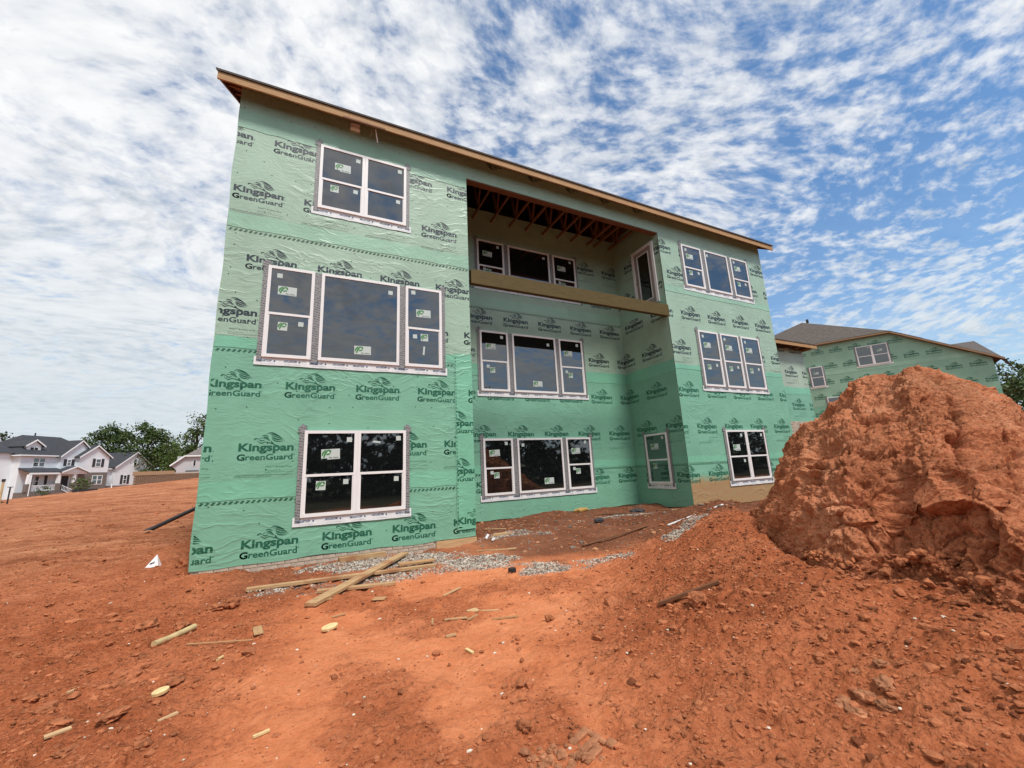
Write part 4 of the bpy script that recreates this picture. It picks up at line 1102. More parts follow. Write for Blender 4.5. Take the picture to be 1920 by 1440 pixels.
# ------------------------------------------------------------------ white finished house at the far left
def white_house():
    RZ = R(90-28); P0 = (-37.36, 79.01, 0)
    h = thing('finished_house', 'white sided house with dark hip roof, black shutters and a front porch', 'house', P0, RZ)
    B = .4
    def gabled(name, x0, x1, y0, y1, ze, zr, axis='y', mat='siding'):
        """box with a gable facing the front (ridge along y) or a side (ridge along x)"""
        if axis == 'y': mb = MB().prism([(x0, B), (x1, B), (x1, ze), ((x0+x1)/2, zr), (x0, ze)], 'y', y0, y1)
        else: mb = MB().prism([(y0, B), (y1, B), (y1, ze), ((y0+y1)/2, zr), (y0, ze)], 'x', x0, x1)
        return mb.build(name, [M[mat]], h)
    def groof(x0, x1, y0, y1, ze, zr, o=.35, t=.18):
        xm = (x0+x1)/2; k = (zr-ze)/(xm-x0); e = ze-k*o
        MB().prism([(x0-o, e+.02), (xm, zr+.02), (x1+o, e+.02), (x1+o, e+.02+t), (xm, zr+.02+t*1.1), (x0-o, e+.02+t)], 'y', y0-.28, y1).build('roof', [M['shingle_dark']], h)
        MB().prism([(x0-o, e-.05), (xm, zr-.07), (x1+o, e-.05), (x1+o, e+.16), (xm, zr+.16), (x0-o, e+.16)], 'y', y0-.34, y0-.28).build('barge_board', [M['trim']], h)
    # main two storey body with hip roof
    MB().box(-.9, 11, 0, 11, B, 7.0).build('wall', [M['siding']], h)
    mb = MB(); a = [(-1.3, -.4, 7.0), (11.4, -.4, 7.0), (11.4, 11.4, 7.0), (-1.3, 11.4, 7.0)]; r0, r1 = (2.2, 4.6, 10.5), (7.6, 4.6, 10.5)
    mb.poly([a[0], a[1], r1, r0]).poly([a[1], a[2], r1]).poly([a[2], a[3], r0, r1]).poly([a[3], a[0], r0]).poly(a[::-1]).build('roof', [M['shingle_dark']], h)
    MB().box(-1.3, 11.4, -.46, -.40, 6.86, 7.04).build('eave_board', [M['trim']], h); MB().box(-1.36, -1.30, -.4, 11.4, 6.86, 7.04).build('eave_board', [M['trim']], h)
    # side wing toward the left with its own eave
    MB().box(-4.6, -.9, 1.2, 9, B, 7.4).build('wall', [M['siding']], h)
    MB().prism([(.8, 7.3), (4.8, 9.3), (9.4, 7.3)], 'x', -4.9, -.6).build('roof', [M['shingle_dark']], h)
    # dormer
    gabled('dormer', .3, 2.1, .9, 4, 8.55, 9.35); groof(.1, 2.3, .9, 4, 8.5, 9.35, .2, .1)
    for x in (.75, 1.28): MB().box(x, x+.4, .86, .9, 7.8, 8.25).build('window', [M['black']], h)
    # two front gables
    gabled('front_gable', 4.0, 9.2, -.5, 4, 7.05, 9.5); groof(4.0, 9.2, -.5, 4, 7.05, 9.5)
    gabled('front_gable', 6.2, 10.95, -1.2, 4, 6.95, 8.75); groof(6.2, 10.95, -1.2, 4, 6.95, 8.75)
    MB().box(6.25, 10.98, -1.215, -1.2, B, 4.3).build('brick_wall', [M['brick_dark']], h)
    def win(x0, x1, z0, z1, y, twin=False, shut=False):
        fr = MB(); f = .09
        fr.box(x0, x0+f, y-.06, y, z0, z1); fr.box(x1-f, x1, y-.06, y, z0, z1); fr.box(x0+f, x1-f, y-.06, y, z1-f, z1); fr.box(x0+f, x1-f, y-.06, y, z0, z0+f); fr.box(x0+f, x1-f, y-.05, y, (z0+z1)/2-.04, (z0+z1)/2+.04)
        if twin: fr.box((x0+x1)/2-.07, (x0+x1)/2+.07, y-.058, y, z0+f, z1-f)
        w = fr.build('window', [M['trim']], h)
        MB().box(x0+.02, x1-.02, y-.02, y-.008, z0+.02, z1-.02).build('pane', [M['glass']], w)
        if shut:
            for a in (x0-.50, x1+.06): MB().box(a, a+.44, y-.05, y-.004, z0-.02, z1+.02).build('shutter', [M['siding_dark']], h)
    win(.65, 2.25, 5.25, 6.65, 0, True); win(4.9, 5.5, 5.45, 6.45, -.5, False, True); win(8.7, 9.6, 5.25, 6.6, -1.2, False, True)
    win(8.5, 10.2, 2.25, 3.8, -1.2, True)
    # porch
    MB().prism([(-2.0, 4.30), (-2.0, 4.42), (0, 5.1), (0, 4.9)], 'x', -1.0, 6.9).build('porch_roof', [M['shingle_dark']], h)
    MB().box(-.95, 6.9, -2.0, -1.86, 4.05, 4.32).build('porch_beam', [M['trim']], h)
    gabled_ = MB().prism([(3.0, 4.28), (6.9, 4.28), (4.95, 5.15)], 'y', -2.1, -.3); gabled_.build('porch_gable', [M['trim']], h)
    groof(3.0, 6.9, -2.1, -.4, 4.3, 5.18, .1, .08)
    MB().box(-1, 6.9, -2.0, 0, B-.2, 1.5).build('porch_floor', [M['brick_dark']], h)
    for x in (-.85, 3.0, 5.2):
        c = MB().box(x-.30, x+.30, -2.02, -1.5, 1.5, 2.65).build('pier', [M['brick_dark']], h)
        MB().prism([(x-.22, 2.66), (x+.22, 2.66), (x+.16, 4.05), (x-.16, 4.05)], 'y', -1.95, -1.6).build('column', [M['trim']], c)
    for x0, x1 in ((-.55, 2.7),):
        r_ = MB().box(x0, x1, -1.85, -1.78, 2.38, 2.46); r_.box(x0, x1, -1.85, -1.78, 1.62, 1.69)
        for x in np.arange(x0+.1, x1, .16): r_.box(x, x+.045, -1.84, -1.80, 1.69, 2.38)
        r_.build('railing', [M['trim']], h)
    r_ = MB().bar((3.45, -2.0, 2.35), (4.2, -2.9, 1.6), .06, .06); r_.bar((3.45, -2.0, 1.7), (4.2, -2.9, .9), .05, .05)
    for k in range(7): r_.bar((3.5+k*.1, -2.05-k*.12, 1.65-k*.1), (3.5+k*.1, -2.05-k*.12, 2.3-k*.1), .03, .03)
    r_.build('railing', [M['trim']], h)
    win(.4, 1.9, 2.3, 3.9, 0, True); MB().box(4.5, 5.5, -.52, -.50, 1.55, 3.8).build('door', [M['black']], h)
    MB().box(2.6, 2.95, -.05, -.004, 2.1, 3.9).build('shutter', [M['siding_dark']], h)
    # low garage wing
    MB().box(10.6, 13.7, .6, 9, B, 5.0).build('wall', [M['siding']], h)
    gabled('garage_wing', 13.3, 20.5, -.2, 9, 5.3, 8.0); groof(13.3, 20.5, -.2, 9, 5.3, 8.0)
    MB().prism([(.2, 5.0), (4.6, 7.75), (9, 5.0)], 'x', 10.3, 17).build('roof', [M['shingle_dark']], h)
    MB().box(10.4, 13.0, .14, .2, 4.86, 5.05).build('eave_board', [M['trim']], h)
    MB().box(10.6, 20.52, -.23, -.2, B, 1.95).build('brick_wall', [M['brick_dark']], h)
    win(16.5, 17.2, 5.5, 6.8, -.2); win(14.9, 15.6, 2.2, 3.8, -.2, False, True)
    MB().tube([(3.9, 4.6, 10.4), (3.9, 4.6, 10.95)], .09, 8).build('vent_pipe', [M['black']], h)
    MB().tube([(-.78, -2.06, .9), (-.78, -2.06, 4.0)], .06, 8).build('downspout', [M['trim']], h)
white_house()
def grey_house():
    h = thing('finished_house', 'small grey sided house with a brown hip roof partly hidden by the wrapped house', 'house', (-16.2, 64.1, 0), R(12))
    MB().box(.45, 9, 0, 7, 1.2, 5.45).build('wall', [M['siding_grey']], h)
    MB().prism([(-.15, 4.15), (1.35, 5.5), (1.35, 4.0), (.4, 3.6)], 'y', .02, 6).build('wall', [M['siding_grey']], h)
    mb = MB(); mb.poly([(1.25, -.35, 5.55), (9.4, -.35, 5.6), (9.4, 3.5, 8.4), (5.0, 3.5, 8.3)]).poly([(1.25, -.35, 5.55), (5.0, 3.5, 8.3), (1.25, 7.3, 5.55)]).poly([(-.25, -.35, 4.2), (1.25, -.35, 5.58), (1.25, 7.3, 5.58), (-.25, 7.3, 4.2)])
    mb.build('roof', [M['shingle_grey']], h)
    MB().bar((1.25, -.37, 5.47), (9.4, -.37, 5.53), .05, .17).build('eave_board', [M['trim']], h); MB().bar((-.3, -.37, 4.12), (1.28, -.37, 5.5), .05, .17).build('eave_board', [M['trim']], h)
    w = MB().box(2.25, 2.6, -.05, 0, 4.05, 4.95).build('window', [M['trim']], h); MB().box(2.3, 2.55, -.06, -.052, 4.1, 4.9).build('pane', [M['glass']], w)
    MB().prism([(-.9, 3.25), (0, 3.45), (0, 3.38)], 'x', 1.5, 3.0).build('awning', [M['siding_dark']], h)
grey_house()
def retaining_wall():
    h = thing('retaining_wall', 'long brown stone retaining wall with a tan timber cap beside the white house', 'wall', (-17.3, 54.4, 1.3), math.atan2(1.55, 6.2))
    L1, L2 = 3.65, 6.4; hh = (1.95, 1.32)
    for x0, x1, z in ((0, L1, 1.48), (L1, L2, 1.72)):
        MB().box(x0, x1, .06, .4, -.6, z).build('wall_core', [M['mortar']], h)
    ms = MB().box(0, .34, 0, .1, 0, .145).mesh('stone', [M['stone_wall']])
    for r_ in range(14):
        for c in range(20):
            x = c*.36+(r_ % 2)*.17; z = -.5+r_*.16
            top = 1.42 if x < L1-.3 else 1.72
            if z+.15 < top and x+.3 < L2: ob('stone', ms, h, (x, -.02+.05*random.random(), z), (0, random.uniform(-.03, .03), 0))
    MB().box(-.12, L1+.02, -.06, .46, 1.49, 1.93).build('timber_cap', [M['timber_cap']], h)
retaining_wall()

# ------------------------------------------------------------------ trees
def leaf_cloud(blobs, n, size, seed):
    """small leaf faces in clumps spread through the given ellipsoids"""
    r = np.random.default_rng(seed); vol = np.array([b[3]*b[4]*b[5] for b in blobs])**.75
    C = []
    nclump = max(30, n//26)
    for b, w in zip(blobs, vol/vol.sum()):
        k = max(4, int(nclump*w)); d = r.normal(size=(k, 3)); d /= np.linalg.norm(d, axis=1, keepdims=True)
        rad = r.uniform(.45, 1.06, (k, 1))**.6
        C.append(np.array(b[:3])+d*rad*np.array(b[3:6]))
    C = np.vstack(C); m = n//len(C)
    cs = r.uniform(.5, 1.3, (len(C), 1, 1))
    P = C[:, None, :]+r.normal(size=(len(C), m, 3))*cs*np.array([1, 1, .7])*size*2.0
    P = P.reshape(-1, 3); k = len(P)
    a = r.normal(size=(k, 3)); a /= np.linalg.norm(a, axis=1, keepdims=True)
    b = np.cross(a, r.normal(size=(k, 3))); b /= np.linalg.norm(b, axis=1, keepdims=True)
    s = size*r.uniform(.6, 1.35, (k, 1)); a = a*s; b = b*s*.55
    V = np.stack([P-a, P+b*.9, P+a, P-b*.9], 1).reshape(-1, 3)
    return V, np.arange(4*k).reshape(-1, 4)
def tree(name, label, loc, blobs, n, size, mat, seed, trunk_h=None, group=None):
    t = thing(name, label, 'tree', loc, 0, group)
    V, F = leaf_cloud(blobs, n, size, seed); ob('crown', npmesh('crown', V, F, M[mat], False), t)
    zt = max(b[2] for b in blobs); mb = MB(); r = random.Random(seed)
    rt = zt*.028+.08
    mb.tube([(0, 0, -.5), (.05*zt*.3, 0, zt*.35), (.02*zt, .03*zt, zt*.75), (0, 0, zt)], [rt, rt*.75, rt*.42, rt*.1], 9)
    for b in blobs:
        z0 = max(.6, min(b[2]*.75, zt*.6)); mb.tube([(.02*zt, .01*zt, z0), ((b[0])*.55, b[1]*.55, (z0+b[2])/2+.2), (b[0], b[1], b[2])], [rt*.4, rt*.25, rt*.06], 6)
    mb.build('trunk', [M['bark']], t, smooth=True)
    return t
GT = 'trees behind the finished houses'
tree('broadleaf_tree', 'spreading green tree left of the tree group behind the white house', (-37.0, 102.7, 1.5), [(0, 0, 8.5, 3.4, 3, 3.6), (-2.3, 0, 7.6, 1.8, 2, 1.2), (1.8, .5, 9.2, 2, 2.2, 3.0), (.6, 0, 11.0, 1.9, 1.9, 2.0), (0, 0, 4.5, 3.4, 3, 3)], 5200, .26, 'leaf', 11, group=GT)
tree('broadleaf_tree', 'broad round-topped dark tree in the middle behind the garage gable', (-29.0, 97.0, 1.5), [(0, 0, 7.8, 3.6, 3.4, 4), (-1.2, 0, 10.4, 2.2, 2.4, 2.2), (1.6, .5, 9.6, 2.4, 2.4, 2.4), (3.4, 0, 7.6, 2, 2, 2.4), (0, 0, 4.0, 4.4, 3.5, 3.4), (3.2, -1, 4.2, 3, 3, 3.2)], 7600, .26, 'leaf', 12, group=GT)
tree('broadleaf_tree', 'tall loose-crowned tree beside the left edge of the wrapped house', (-17.6, 81.2, 1.5), [(.2, 0, 10.6, 1.5, 1.5, 1.9), (-.6, 0, 8.6, 1.6, 1.5, 1.2), (.9, 0, 8.4, 1.2, 1.3, 1.2), (-1.2, 0, 6.3, 1.6, 1.5, 1.4), (.7, 0, 5.5, 2.2, 2, 1.8)], 2600, .21, 'leaf', 13, group=GT)
tree('broadleaf_tree', 'light green young tree in front of the dark trees', (-19.0, 74.7, 1.4), [(0, 0, 5.4, 1.2, 1.2, 1.9), (.5, 0, 3.6, 1.5, 1.4, 1.6)], 1800, .17, 'leaf_light', 14, group=GT)
tree('broadleaf_tree', 'low dark bushy tree between the garage and the grey house', (-26.0, 106.5, 1.8), [(0, 0, 4.4, 4.6, 2.8, 4.0), (-3.2, 0, 3.4, 3.0, 2.4, 3.2), (4.0, 0, 4.0, 3.6, 2.4, 4.0)], 5200, .27, 'leaf_far', 15, group=GT)
tree('broadleaf_tree', 'small distant tree peeking over the left end of the white roof', (-63.5, 126.3, 3), [(0, 0, 9.5, 2.4, 2, 2.6), (-2, 0, 6, 3, 2, 4)], 700, .36, 'leaf_far', 16)
GT2 = 'trees at the far right'
tree('broadleaf_tree', 'airy pale-branched tree right of the far wrapped house', (79.9, 8.3, 0), [(0, 0, 10.4, 1.4, 1.4, 1.6), (-.6, .6, 8.4, 1.6, 1.6, 1.4), (.5, -1.2, 8.6, 1.2, 1.2, 1.4), (0, 0, 5.5, 2, 2, 2)], 1700, .22, 'leaf', 21, group=GT2)
tree('broadleaf_tree', 'dense dark green tree filling the right edge behind the mound', (70.3, 5.0, 0), [(0, 0, 6.4, 2.4, 2.3, 2.6), (0, 1.6, 4.0, 2.4, 2.2, 3), (.5, -2.0, 5.6, 2.4, 2.4, 2.6), (0, 0, 2.4, 4, 3.6, 2.6)], 6000, .22, 'leaf', 22, group=GT2)
tree('broadleaf_tree', 'dark tree cut off by the right edge of the picture', (68.0, .2, 0), [(0, 0, 5.6, 2.6, 2.4, 3), (0, 0, 2.6, 3.4, 3, 2.6)], 3600, .24, 'leaf_far', 23, group=GT2)
# wood behind the viewer, seen only in the glass
def far_wood():
    r = np.random.default_rng(5); bl = []
    for k in range(46):
        x = -75+k*3.6+r.uniform(-1, 1); y = -27+r.uniform(-4, 2.5)-.0006*x*x
        hgt = r.uniform(7, 10.5); bl.append((x, y, hgt*.5, 3.2, 3, hgt*.52)); bl.append((x+1, y+3, 1.2, 3, 2.2, 2.0))
    V, F = leaf_cloud(bl, 60000, .36, 8); ob('wood', npmesh('wood', V, F, M['leaf_far'], False), kind='stuff')
far_wood()

# ------------------------------------------------------------------ lumber and debris on the ground
def put(name, mb, mats, loc, label, cat, rot=(0,0,0), group=None, bevel=0, smooth=False):
    o = mb.build(name, [M[m] for m in (mats if isinstance(mats, (list, tuple)) else [mats])], None, loc, rot, smooth, bevel)
    return tag(o, label, cat, group)
def board(name, p, q, w, t, mat, label, cat='plank', zoff=0.0, z0=None, z1=None, roll=0, bevel=.003):
    """a sawn board lying from p to q on the ground"""
    za = gz(*p)+t/2+zoff if z0 is None else z0; zb = gz(*q)+t/2+zoff if z1 is None else z1
    a = Vector((*p, za)); b = Vector((*q, zb)); L = (b-a).length; d = b-a
    mb = MB().box(-L/2, L/2, -w/2, w/2, -t/2, t/2)
    o = put(name, mb, mat, tuple((a+b)/2), label, cat, (roll, -math.asin(d.z/L), math.atan2(d.y, d.x)), bevel=bevel)
    return o
board('plank', (1.80, -2.93), (3.40, -.52), .15, .042, 'lumber', 'widest pale plank lying diagonally across the other lumber', zoff=.05, z0=-.085)
board('plank', (.98, -1.49), (3.66, -1.74), .09, .045, 'lumber', 'long thin timber lying under the diagonal plank parallel to the wall', zoff=.012)
board('plank', (1.88, -2.28), (2.90, -2.37), .09, .04, 'lumber', 'short timber nearest the viewer under the diagonal plank', zoff=.01)
board('plank', (2.25, -.32), (3.10, -.10), .10, .09, 'lumber', 'stubby timber block on the gravel close against the brick course')
board('plank', (3.12, -1.42), (3.72, -1.46), .14, .03, 'wood', 'short brown board on the gravel over the right end of the long timber', zoff=.05)
board('plank', (4.70, -.95), (5.25, -1.55), .12, .02, 'lumber', 'flat tan board on the gravel right of the house corner')
board('plank', (8.60, -2.10), (9.75, -2.62), .05, .02, 'paper_white', 'long white trim strip on the ground left of the mound foot', 'trim strip', zoff=.02)
board('plank', (6.35, -2.15), (8.35, -1.75), .05, .018, 'wood_red', 'thin reddish lath lying in the dirt in front of the recess', zoff=.012)
board('plank', (9.10, .75), (9.95, -.15), .10, .03, 'wood_red', 'red-brown board below the recess windows', zoff=.01)
board('plank', (10.35, -.05), (11.75, -.75), .14, .03, 'wood_red', 'longest red-brown board lying before the narrow corner window', zoff=.03)
board('plank', (10.6, -.35), (11.9, -1.05), .10, .02, 'wood', 'brown board next to the longest red-brown board', zoff=.02)
board('plank', (4.78, -5.60), (5.18, -5.98), .035, .03, 'wood_red', 'half-buried dark lath on the loose soil at right', zoff=.02)
board('offcut', (1.30, -3.32), (1.345, -3.62), .085, .015, 'wood', 'small upright-looking orange wood offcut in the open dirt', 'wood scrap', zoff=.01)
board('offcut', (2.52, -2.98), (2.66, -3.05), .12, .012, 'wood', 'flat square wood scrap right of the diagonal plank end', 'wood scrap', zoff=.008)
board('offcut', (5.35, -.25), (5.62, -.42), .11, .05, 'wood_pale', 'tan timber offcut near the corner of the left block', 'wood scrap', zoff=.01)
board('offcut', (5.55, .75), (5.9, .3), .05, .02, 'wood_pale', 'thin bent white stick in the dirt below the recess windows', 'stick', zoff=.02)
board('stick', (3.29, -3.50), (3.60, -3.20), .03, .018, 'wood_pale', 'pale stick lying alone in the dirt in front of the gravel', 'stick', zoff=.008)
board('stick', (.74, -3.52), (1.30, -3.68), .014, .012, 'wood', 'long thin brown stick in front of the tube', 'stick', zoff=.006)
SC = 'wood scraps strewn on the bare dirt'
for k, (x, y, a, L, w, mat) in enumerate(((2.95,-4.25,1.3,.16,.02,'wood'),(3.18,-4.32,-.5,.24,.022,'wood_pale'),(3.36,-4.36,.6,.2,.03,'wood'),(3.42,-4.18,0.2,.12,.09,'wood_pale'),(3.55,-4.28,-.35,.26,.02,'wood_pale'),(3.62,-4.60,-.4,.28,.018,'wood'),(3.0,-4.72,.2,.1,.05,'wood'),(3.05,-5.1,1.9,.10,.025,'cream'),(2.1,-3.35,.1,.14,.03,'wood'),(.35,-4.75,.5,.12,.04,'wood_pale'),(.95,-4.9,.6,.11,.03,'wood_pale'),(1.1,-4.1,1.0,.08,.02,'cream'),(.15,-4.0,.9,.1,.03,'wood_pale'),(1.55,-5.5,.4,.09,.02,'cream'),(2.0,-2.75,.2,.1,.05,'wood'))):
    mb = MB().box(-L/2, L/2, -w/2, w/2, -.006, .006)
    put('offcut', mb, mat, (x, y, gz(x, y)+.010), (['small pale wood scrap in the cluster of scraps in the middle of the bare dirt']*7+['yellow splinter lying alone in the smooth dirt below the scrap cluster','short brown scrap between the wood slice and the diagonal plank','pale scrap at the left just below the wood slice in the rough soil','thin pale splinter right of the lower left wood slice','tiny yellow splinter between the two wood slices','pale splinter on the rough soil left of the cardboard tube','yellow chip near the bottom edge in the smooth dirt','flat brown scrap just right of the square scrap by the diagonal plank'])[k], 'wood scrap', (random.uniform(-.1, .1), random.uniform(-.06, .06), a), SC if k < 7 else None)
# cardboard or bamboo tube
p, q = Vector((.42, -3.22, 0)), Vector((.66, -2.80, 0)); p.z = gz(p.x, p.y)+.03; q.z = gz(q.x, q.y)+.035
c_ = (p+q)/2
mb = MB().tube([p-c_, (p-c_)*.3+Vector((0,0,-.006)), (q-c_)*.4+Vector((0,0,-.004)), q-c_], [.030, .029, .030, .031], 14)
put('tube', mb, 'bamboo', tuple(c_), 'cream cardboard tube lying on the rough soil at left', 'tube', smooth=False)
def slab(x, y, rx, ry, h, a, mat, label, cat='wood slice'):
    n = 20; mb = MB()
    V = [(rx*math.cos(2*math.pi*k/n)*(1+.06*math.sin(3*k)), ry*math.sin(2*math.pi*k/n), z) for z in (-h/2, h/2) for k in range(n)]
    mb.add(V, [tuple(range(n))[::-1], tuple(range(n, 2*n))]+[(k, (k+1) % n, n+(k+1) % n, n+k) for k in range(n)])
    put('wood_slice', mb, mat, (x, y, gz(x, y)+h/2+.012), label, cat, (R(8), R(-5), a), bevel=.004)
slab(1.99, -3.77, .082, .05, .028, .3, 'cream', 'yellowish oval wood slice in the open dirt below the planks')
slab(.785, -4.42, .055, .035, .028, .5, 'cream', 'yellowish oval wood slice on the rough soil at lower left')
# folded white paper
mb = MB().add([(-.12, .02, -.01), (.11, -.02, .02), (.02, .10, .21), (.10, .13, .0)], [(0, 1, 2), (1, 3, 2)]); mb.add([(-.05, .022, .055), (.03, .010, .085), (.04, .018, .105), (-.04, .030, .075)], [(0, 1, 2, 3)], 1)
put('folded_paper', mb, ['paper_white', 'black'], (-.82, 1.2, gz(-.82, 1.2)+.0), 'white folded paper standing in the dirt left of the wrapped house', 'paper', (0, 0, R(-12)))
# black block, yellow wrapper, dark rags
put('block', MB().box(-.05, .05, -.04, .04, 0, .08), 'black', (4.54, -2.86, gz(4.54, -2.86)-.005), 'small black block standing beside the white gravel', 'block', (0, 0, .3), bevel=.006)
def crumple(name, loc, r, sq, mat, label, cat, seed):
    bm = bmesh.new(); bmesh.ops.create_icosphere(bm, subdivisions=3, radius=1)
    V = np.array([v.co[:] for v in bm.verts]); h = 1+.35*fbm3(V, 1.6, 3, seed, .6, True)*.6
    for v, k in zip(bm.verts, h): v.co = Vector((v.co.x*r*k*sq[0], v.co.y*r*k*sq[1], v.co.z*r*k*sq[2]))
    me = bpy.data.meshes.new(name); bm.to_mesh(me); bm.free(); me.materials.append(M[mat])
    return tag(ob(name, me, None, loc), label, cat)
crumple('wrapper', (9.1, 1.75, gz(9.1, 1.75)+.05), .12, (1.9, .6, .45), 'yellow', 'crumpled yellow wrapper on the soil berm below the recess windows', 'wrapper', 2)
crumple('rag', (8.15, -.35, gz(8.15, -.35)+.05), .09, (1.4, .8, .6), 'fabric_dark', 'dark crumpled bag in the middle of the recess dirt', 'bag', 3)
crumple('rag', (11.75, -.95, gz(11.75, -.95)+.06), .11, (1.3, .9, .6), 'fabric_dark', 'black rag on the ground before the muddy right wall', 'rag', 4)
crumple('rag', (10.2, .55, gz(10.2, .55)+.06), .14, (1.7, .9, .45), 'fabric_dark', 'dark heap of plastic sheet near the inner corner of the recess', 'plastic sheet', 5)
for k, (x, y) in enumerate(((5.22, -.22), (5.2, -.62))):
    put('can', MB().tube([(-.05, 0, 0), (.05, .01, 0)], .028, 10), 'paper_white', (x, y, gz(x, y)+.03), ('white can standing tilted by the corner of the left block', 'white can lying on the gravel at the corner of the left block')[k], 'can', (0, (-.9, .1)[k], .8*k))
# yard pieces near the white house
def post(name, x, y, z0, z1, r, mat, label, cat, top=None):
    mb = MB().box(-r, r, -r*.6, r*.6, 0, z1-z0)
    if top: mb.box(-top[0], top[0], -r, r, z1-z0, z1-z0+top[1], 1)
    return put(name, mb, [mat, 'black'], (x, y, z0), label, cat)
post('stake', -10.99, 18.37, .6, 1.95, .035, 'bamboo', 'weathered survey stake with a dark top at the left edge', 'stake', (.05, .12))
post('yard_light', -17.05, 32.1, .6, 1.82, .035, 'black', 'thin black post with a flat top left of the white house porch', 'post', (.13, .05))
post('marker_post', -21.8, 62.4, .9, 2.05, .05, 'trim', 'thin white marker post before the garage wing of the white house', 'post')
def shrub(x, y, z, s, n, label, mat='leaf'):
    t = thing('shrub', label, 'shrub', (x, y, z)); V, F = leaf_cloud([(0, 0, s*.6, s*.45, s*.45, s*.5)], n, s*.08, int(x*7) % 97)
    ob('crown', npmesh('crown', V, F, M[mat], False), t); MB().tube([(0, 0, -.1), (0, 0, s*.7)], [s*.03, s*.015], 6).build('trunk', [M['bark']], t)
shrub(-26.1, 57.6, .9, 1.15, 260, 'small leafy sapling in front of the white porch railing')
shrub(-24.8, 62.4, 1.1, 1.75, 260, 'taller sapling beside the white house door')
shrub(-18.9, 35.0, .3, .6, 300, 'low green bush at the left corner of the white house', 'leaf_far')
def trailer():
    t = thing('utility_trailer', 'low black utility trailer parked before the brick wall of the white house', 'trailer', (-21.6, 55.1, .95), R(20))
    MB().box(-1.0, 1.0, -.5, .5, .25, .55).build('bed', [M['black']], t)
    for s in (-1, 1):
        w = MB().tube([(-.55, s*.5, .22), (-.55, s*.62, .22)], .24, 14).build('wheel', [M['blackgloss']], t); MB().tube([(-.55, s*.61, .22), (-.55, s*.63, .22)], .11, 10).build('hub', [M['metal_grey']], w)
    MB().bar((1.0, 0, .3), (1.6, 0, .2), .08, .06).build('drawbar', [M['black']], t)
trailer()

# ------------------------------------------------------------------ clods, gravel and chips
def ico(sub):
    bm = bmesh.new(); bmesh.ops.create_icosphere(bm, subdivisions=sub, radius=1)
    V = np.array([v.co[:] for v in bm.verts]); F = np.array([[v.index for v in f.verts] for f in bm.faces]); bm.free(); return V, F
def scatter(name, xy, size, mat, sub=1, seed=0, sink=.25, flat=.7, zfun=None, z=None, mats=None):
    r = np.random.default_rng(seed); V0, F0 = ico(sub); n = len(xy)
    if z is None: z = ground_z(xy[:, 0], xy[:, 1])
    nv = len(V0)
    jit = 1+r.uniform(-.32, .32, (n, nv, 1))
    S = size[:, None, None]*r.uniform(.7, 1.3, (n, 1, 3))*np.array([1, 1, flat])
    a = r.uniform(0, 6.28, n); ca, sa = np.cos(a), np.sin(a)
    V = V0[None]*jit*S
    X = V[:, :, 0]*ca[:, None]-V[:, :, 1]*sa[:, None]; Y = V[:, :, 0]*sa[:, None]+V[:, :, 1]*ca[:, None]
    V = np.stack([X+xy[:, :1], Y+xy[:, 1:2], V[:, :, 2]+(z+size*flat*(.5-sink))[:, None]], 2).reshape(-1, 3)
    F = (F0[None]+np.arange(n)[:, None, None]*nv).reshape(-1, 3)
    mi = None
    if mats: mi = np.repeat((r.random(n) < .40).astype(int), len(F0))
    return ob(name, npmesh(name, V, F, mats or M[mat], False, mi), kind='stuff')
def sample(n, x0, x1, y0, y1, w, seed):
    r = np.random.default_rng(seed); out = []
    while sum(map(len, out)) < n:
        x = r.uniform(x0, x1, 20000); y = r.uniform(y0, y1, 20000); k = r.random(20000) < w(x, y)
        ok = k & ~((y > -.03) & (x > -.05) & (x < WL+.05)) & ~((y > D-.03) & (x > 0)) & ~((y > -.03) & (x > XS-.03))
        out.append(np.stack([x[ok], y[ok]], 1))
    return np.vstack(out)[:n]
def nearw(x, y): return 1/(1+(np.hypot(x-CAM.x, y-CAM.y)/4.5)**2)
xy = sample(26000, -4, 9, -8, 5, lambda x, y: nearw(x, y)*np.clip(masks(x, y)[0], .10, 1)*np.where(inpoly(x, y, FP), 0, 1), 1)
scatter('soil_clods', xy, np.clip(rng.lognormal(-4.85, .6, len(xy)), .003, .034), 'clod', 1, 2, .35)
xy = sample(2600, -14, 10, -6, 22, lambda x, y: .4*np.clip(masks(x, y)[0], .15, 1)*np.where(inpoly(x, y, FP), 0, 1), 3)
scatter('soil_clods', xy, np.clip(rng.lognormal(-4.1, .6, len(xy)), .008, .08), 'clod', 1, 4, .40)
xy = sample(24000, .3, 10, -4, 1.5, lambda x, y: masks(x, y)[1]**1.0, 5)
scatter('gravel', xy, np.clip(rng.lognormal(-4.85, .42, len(xy)), .004, .022), 'gravel', 0 or 1, 6, .2, .8, mats=[M['gravel'], M['gravel_dark']])
xy = sample(360, -16, 8, 2, 26, lambda x, y: np.full(x.shape, .3), 17)
scatter('pebbles', xy, np.clip(rng.lognormal(-3.7, .5, len(xy)), .012, .06), 'clod_pale', 1, 18, .3, .5)
xy = sample(420, -3, 8, -8, 3, lambda x, y: nearw(x, y)*np.where(inpoly(x, y, FP), 0, 1), 7)
scatter('pebbles', xy, np.clip(rng.lognormal(-4.95, .4, len(xy)), .004, .018), 'pebble', 1, 8, .2, .6)
xy = sample(700, 5.2, 12, -2.8, 2.2, lambda x, y: np.full(x.shape, .5)*np.where(inpoly(x, y, FP), 0, 1), 19)
scatter('litter', xy, np.clip(rng.lognormal(-4.0, .55, len(xy)), .008, .06), None, 1, 20, .25, .45, mats=[M['clod_pale'], M['gravel_dark']])
xy = sample(500, 4.9, 8, -1.5, 1.5, lambda x, y: np.full(x.shape, .5), 29)
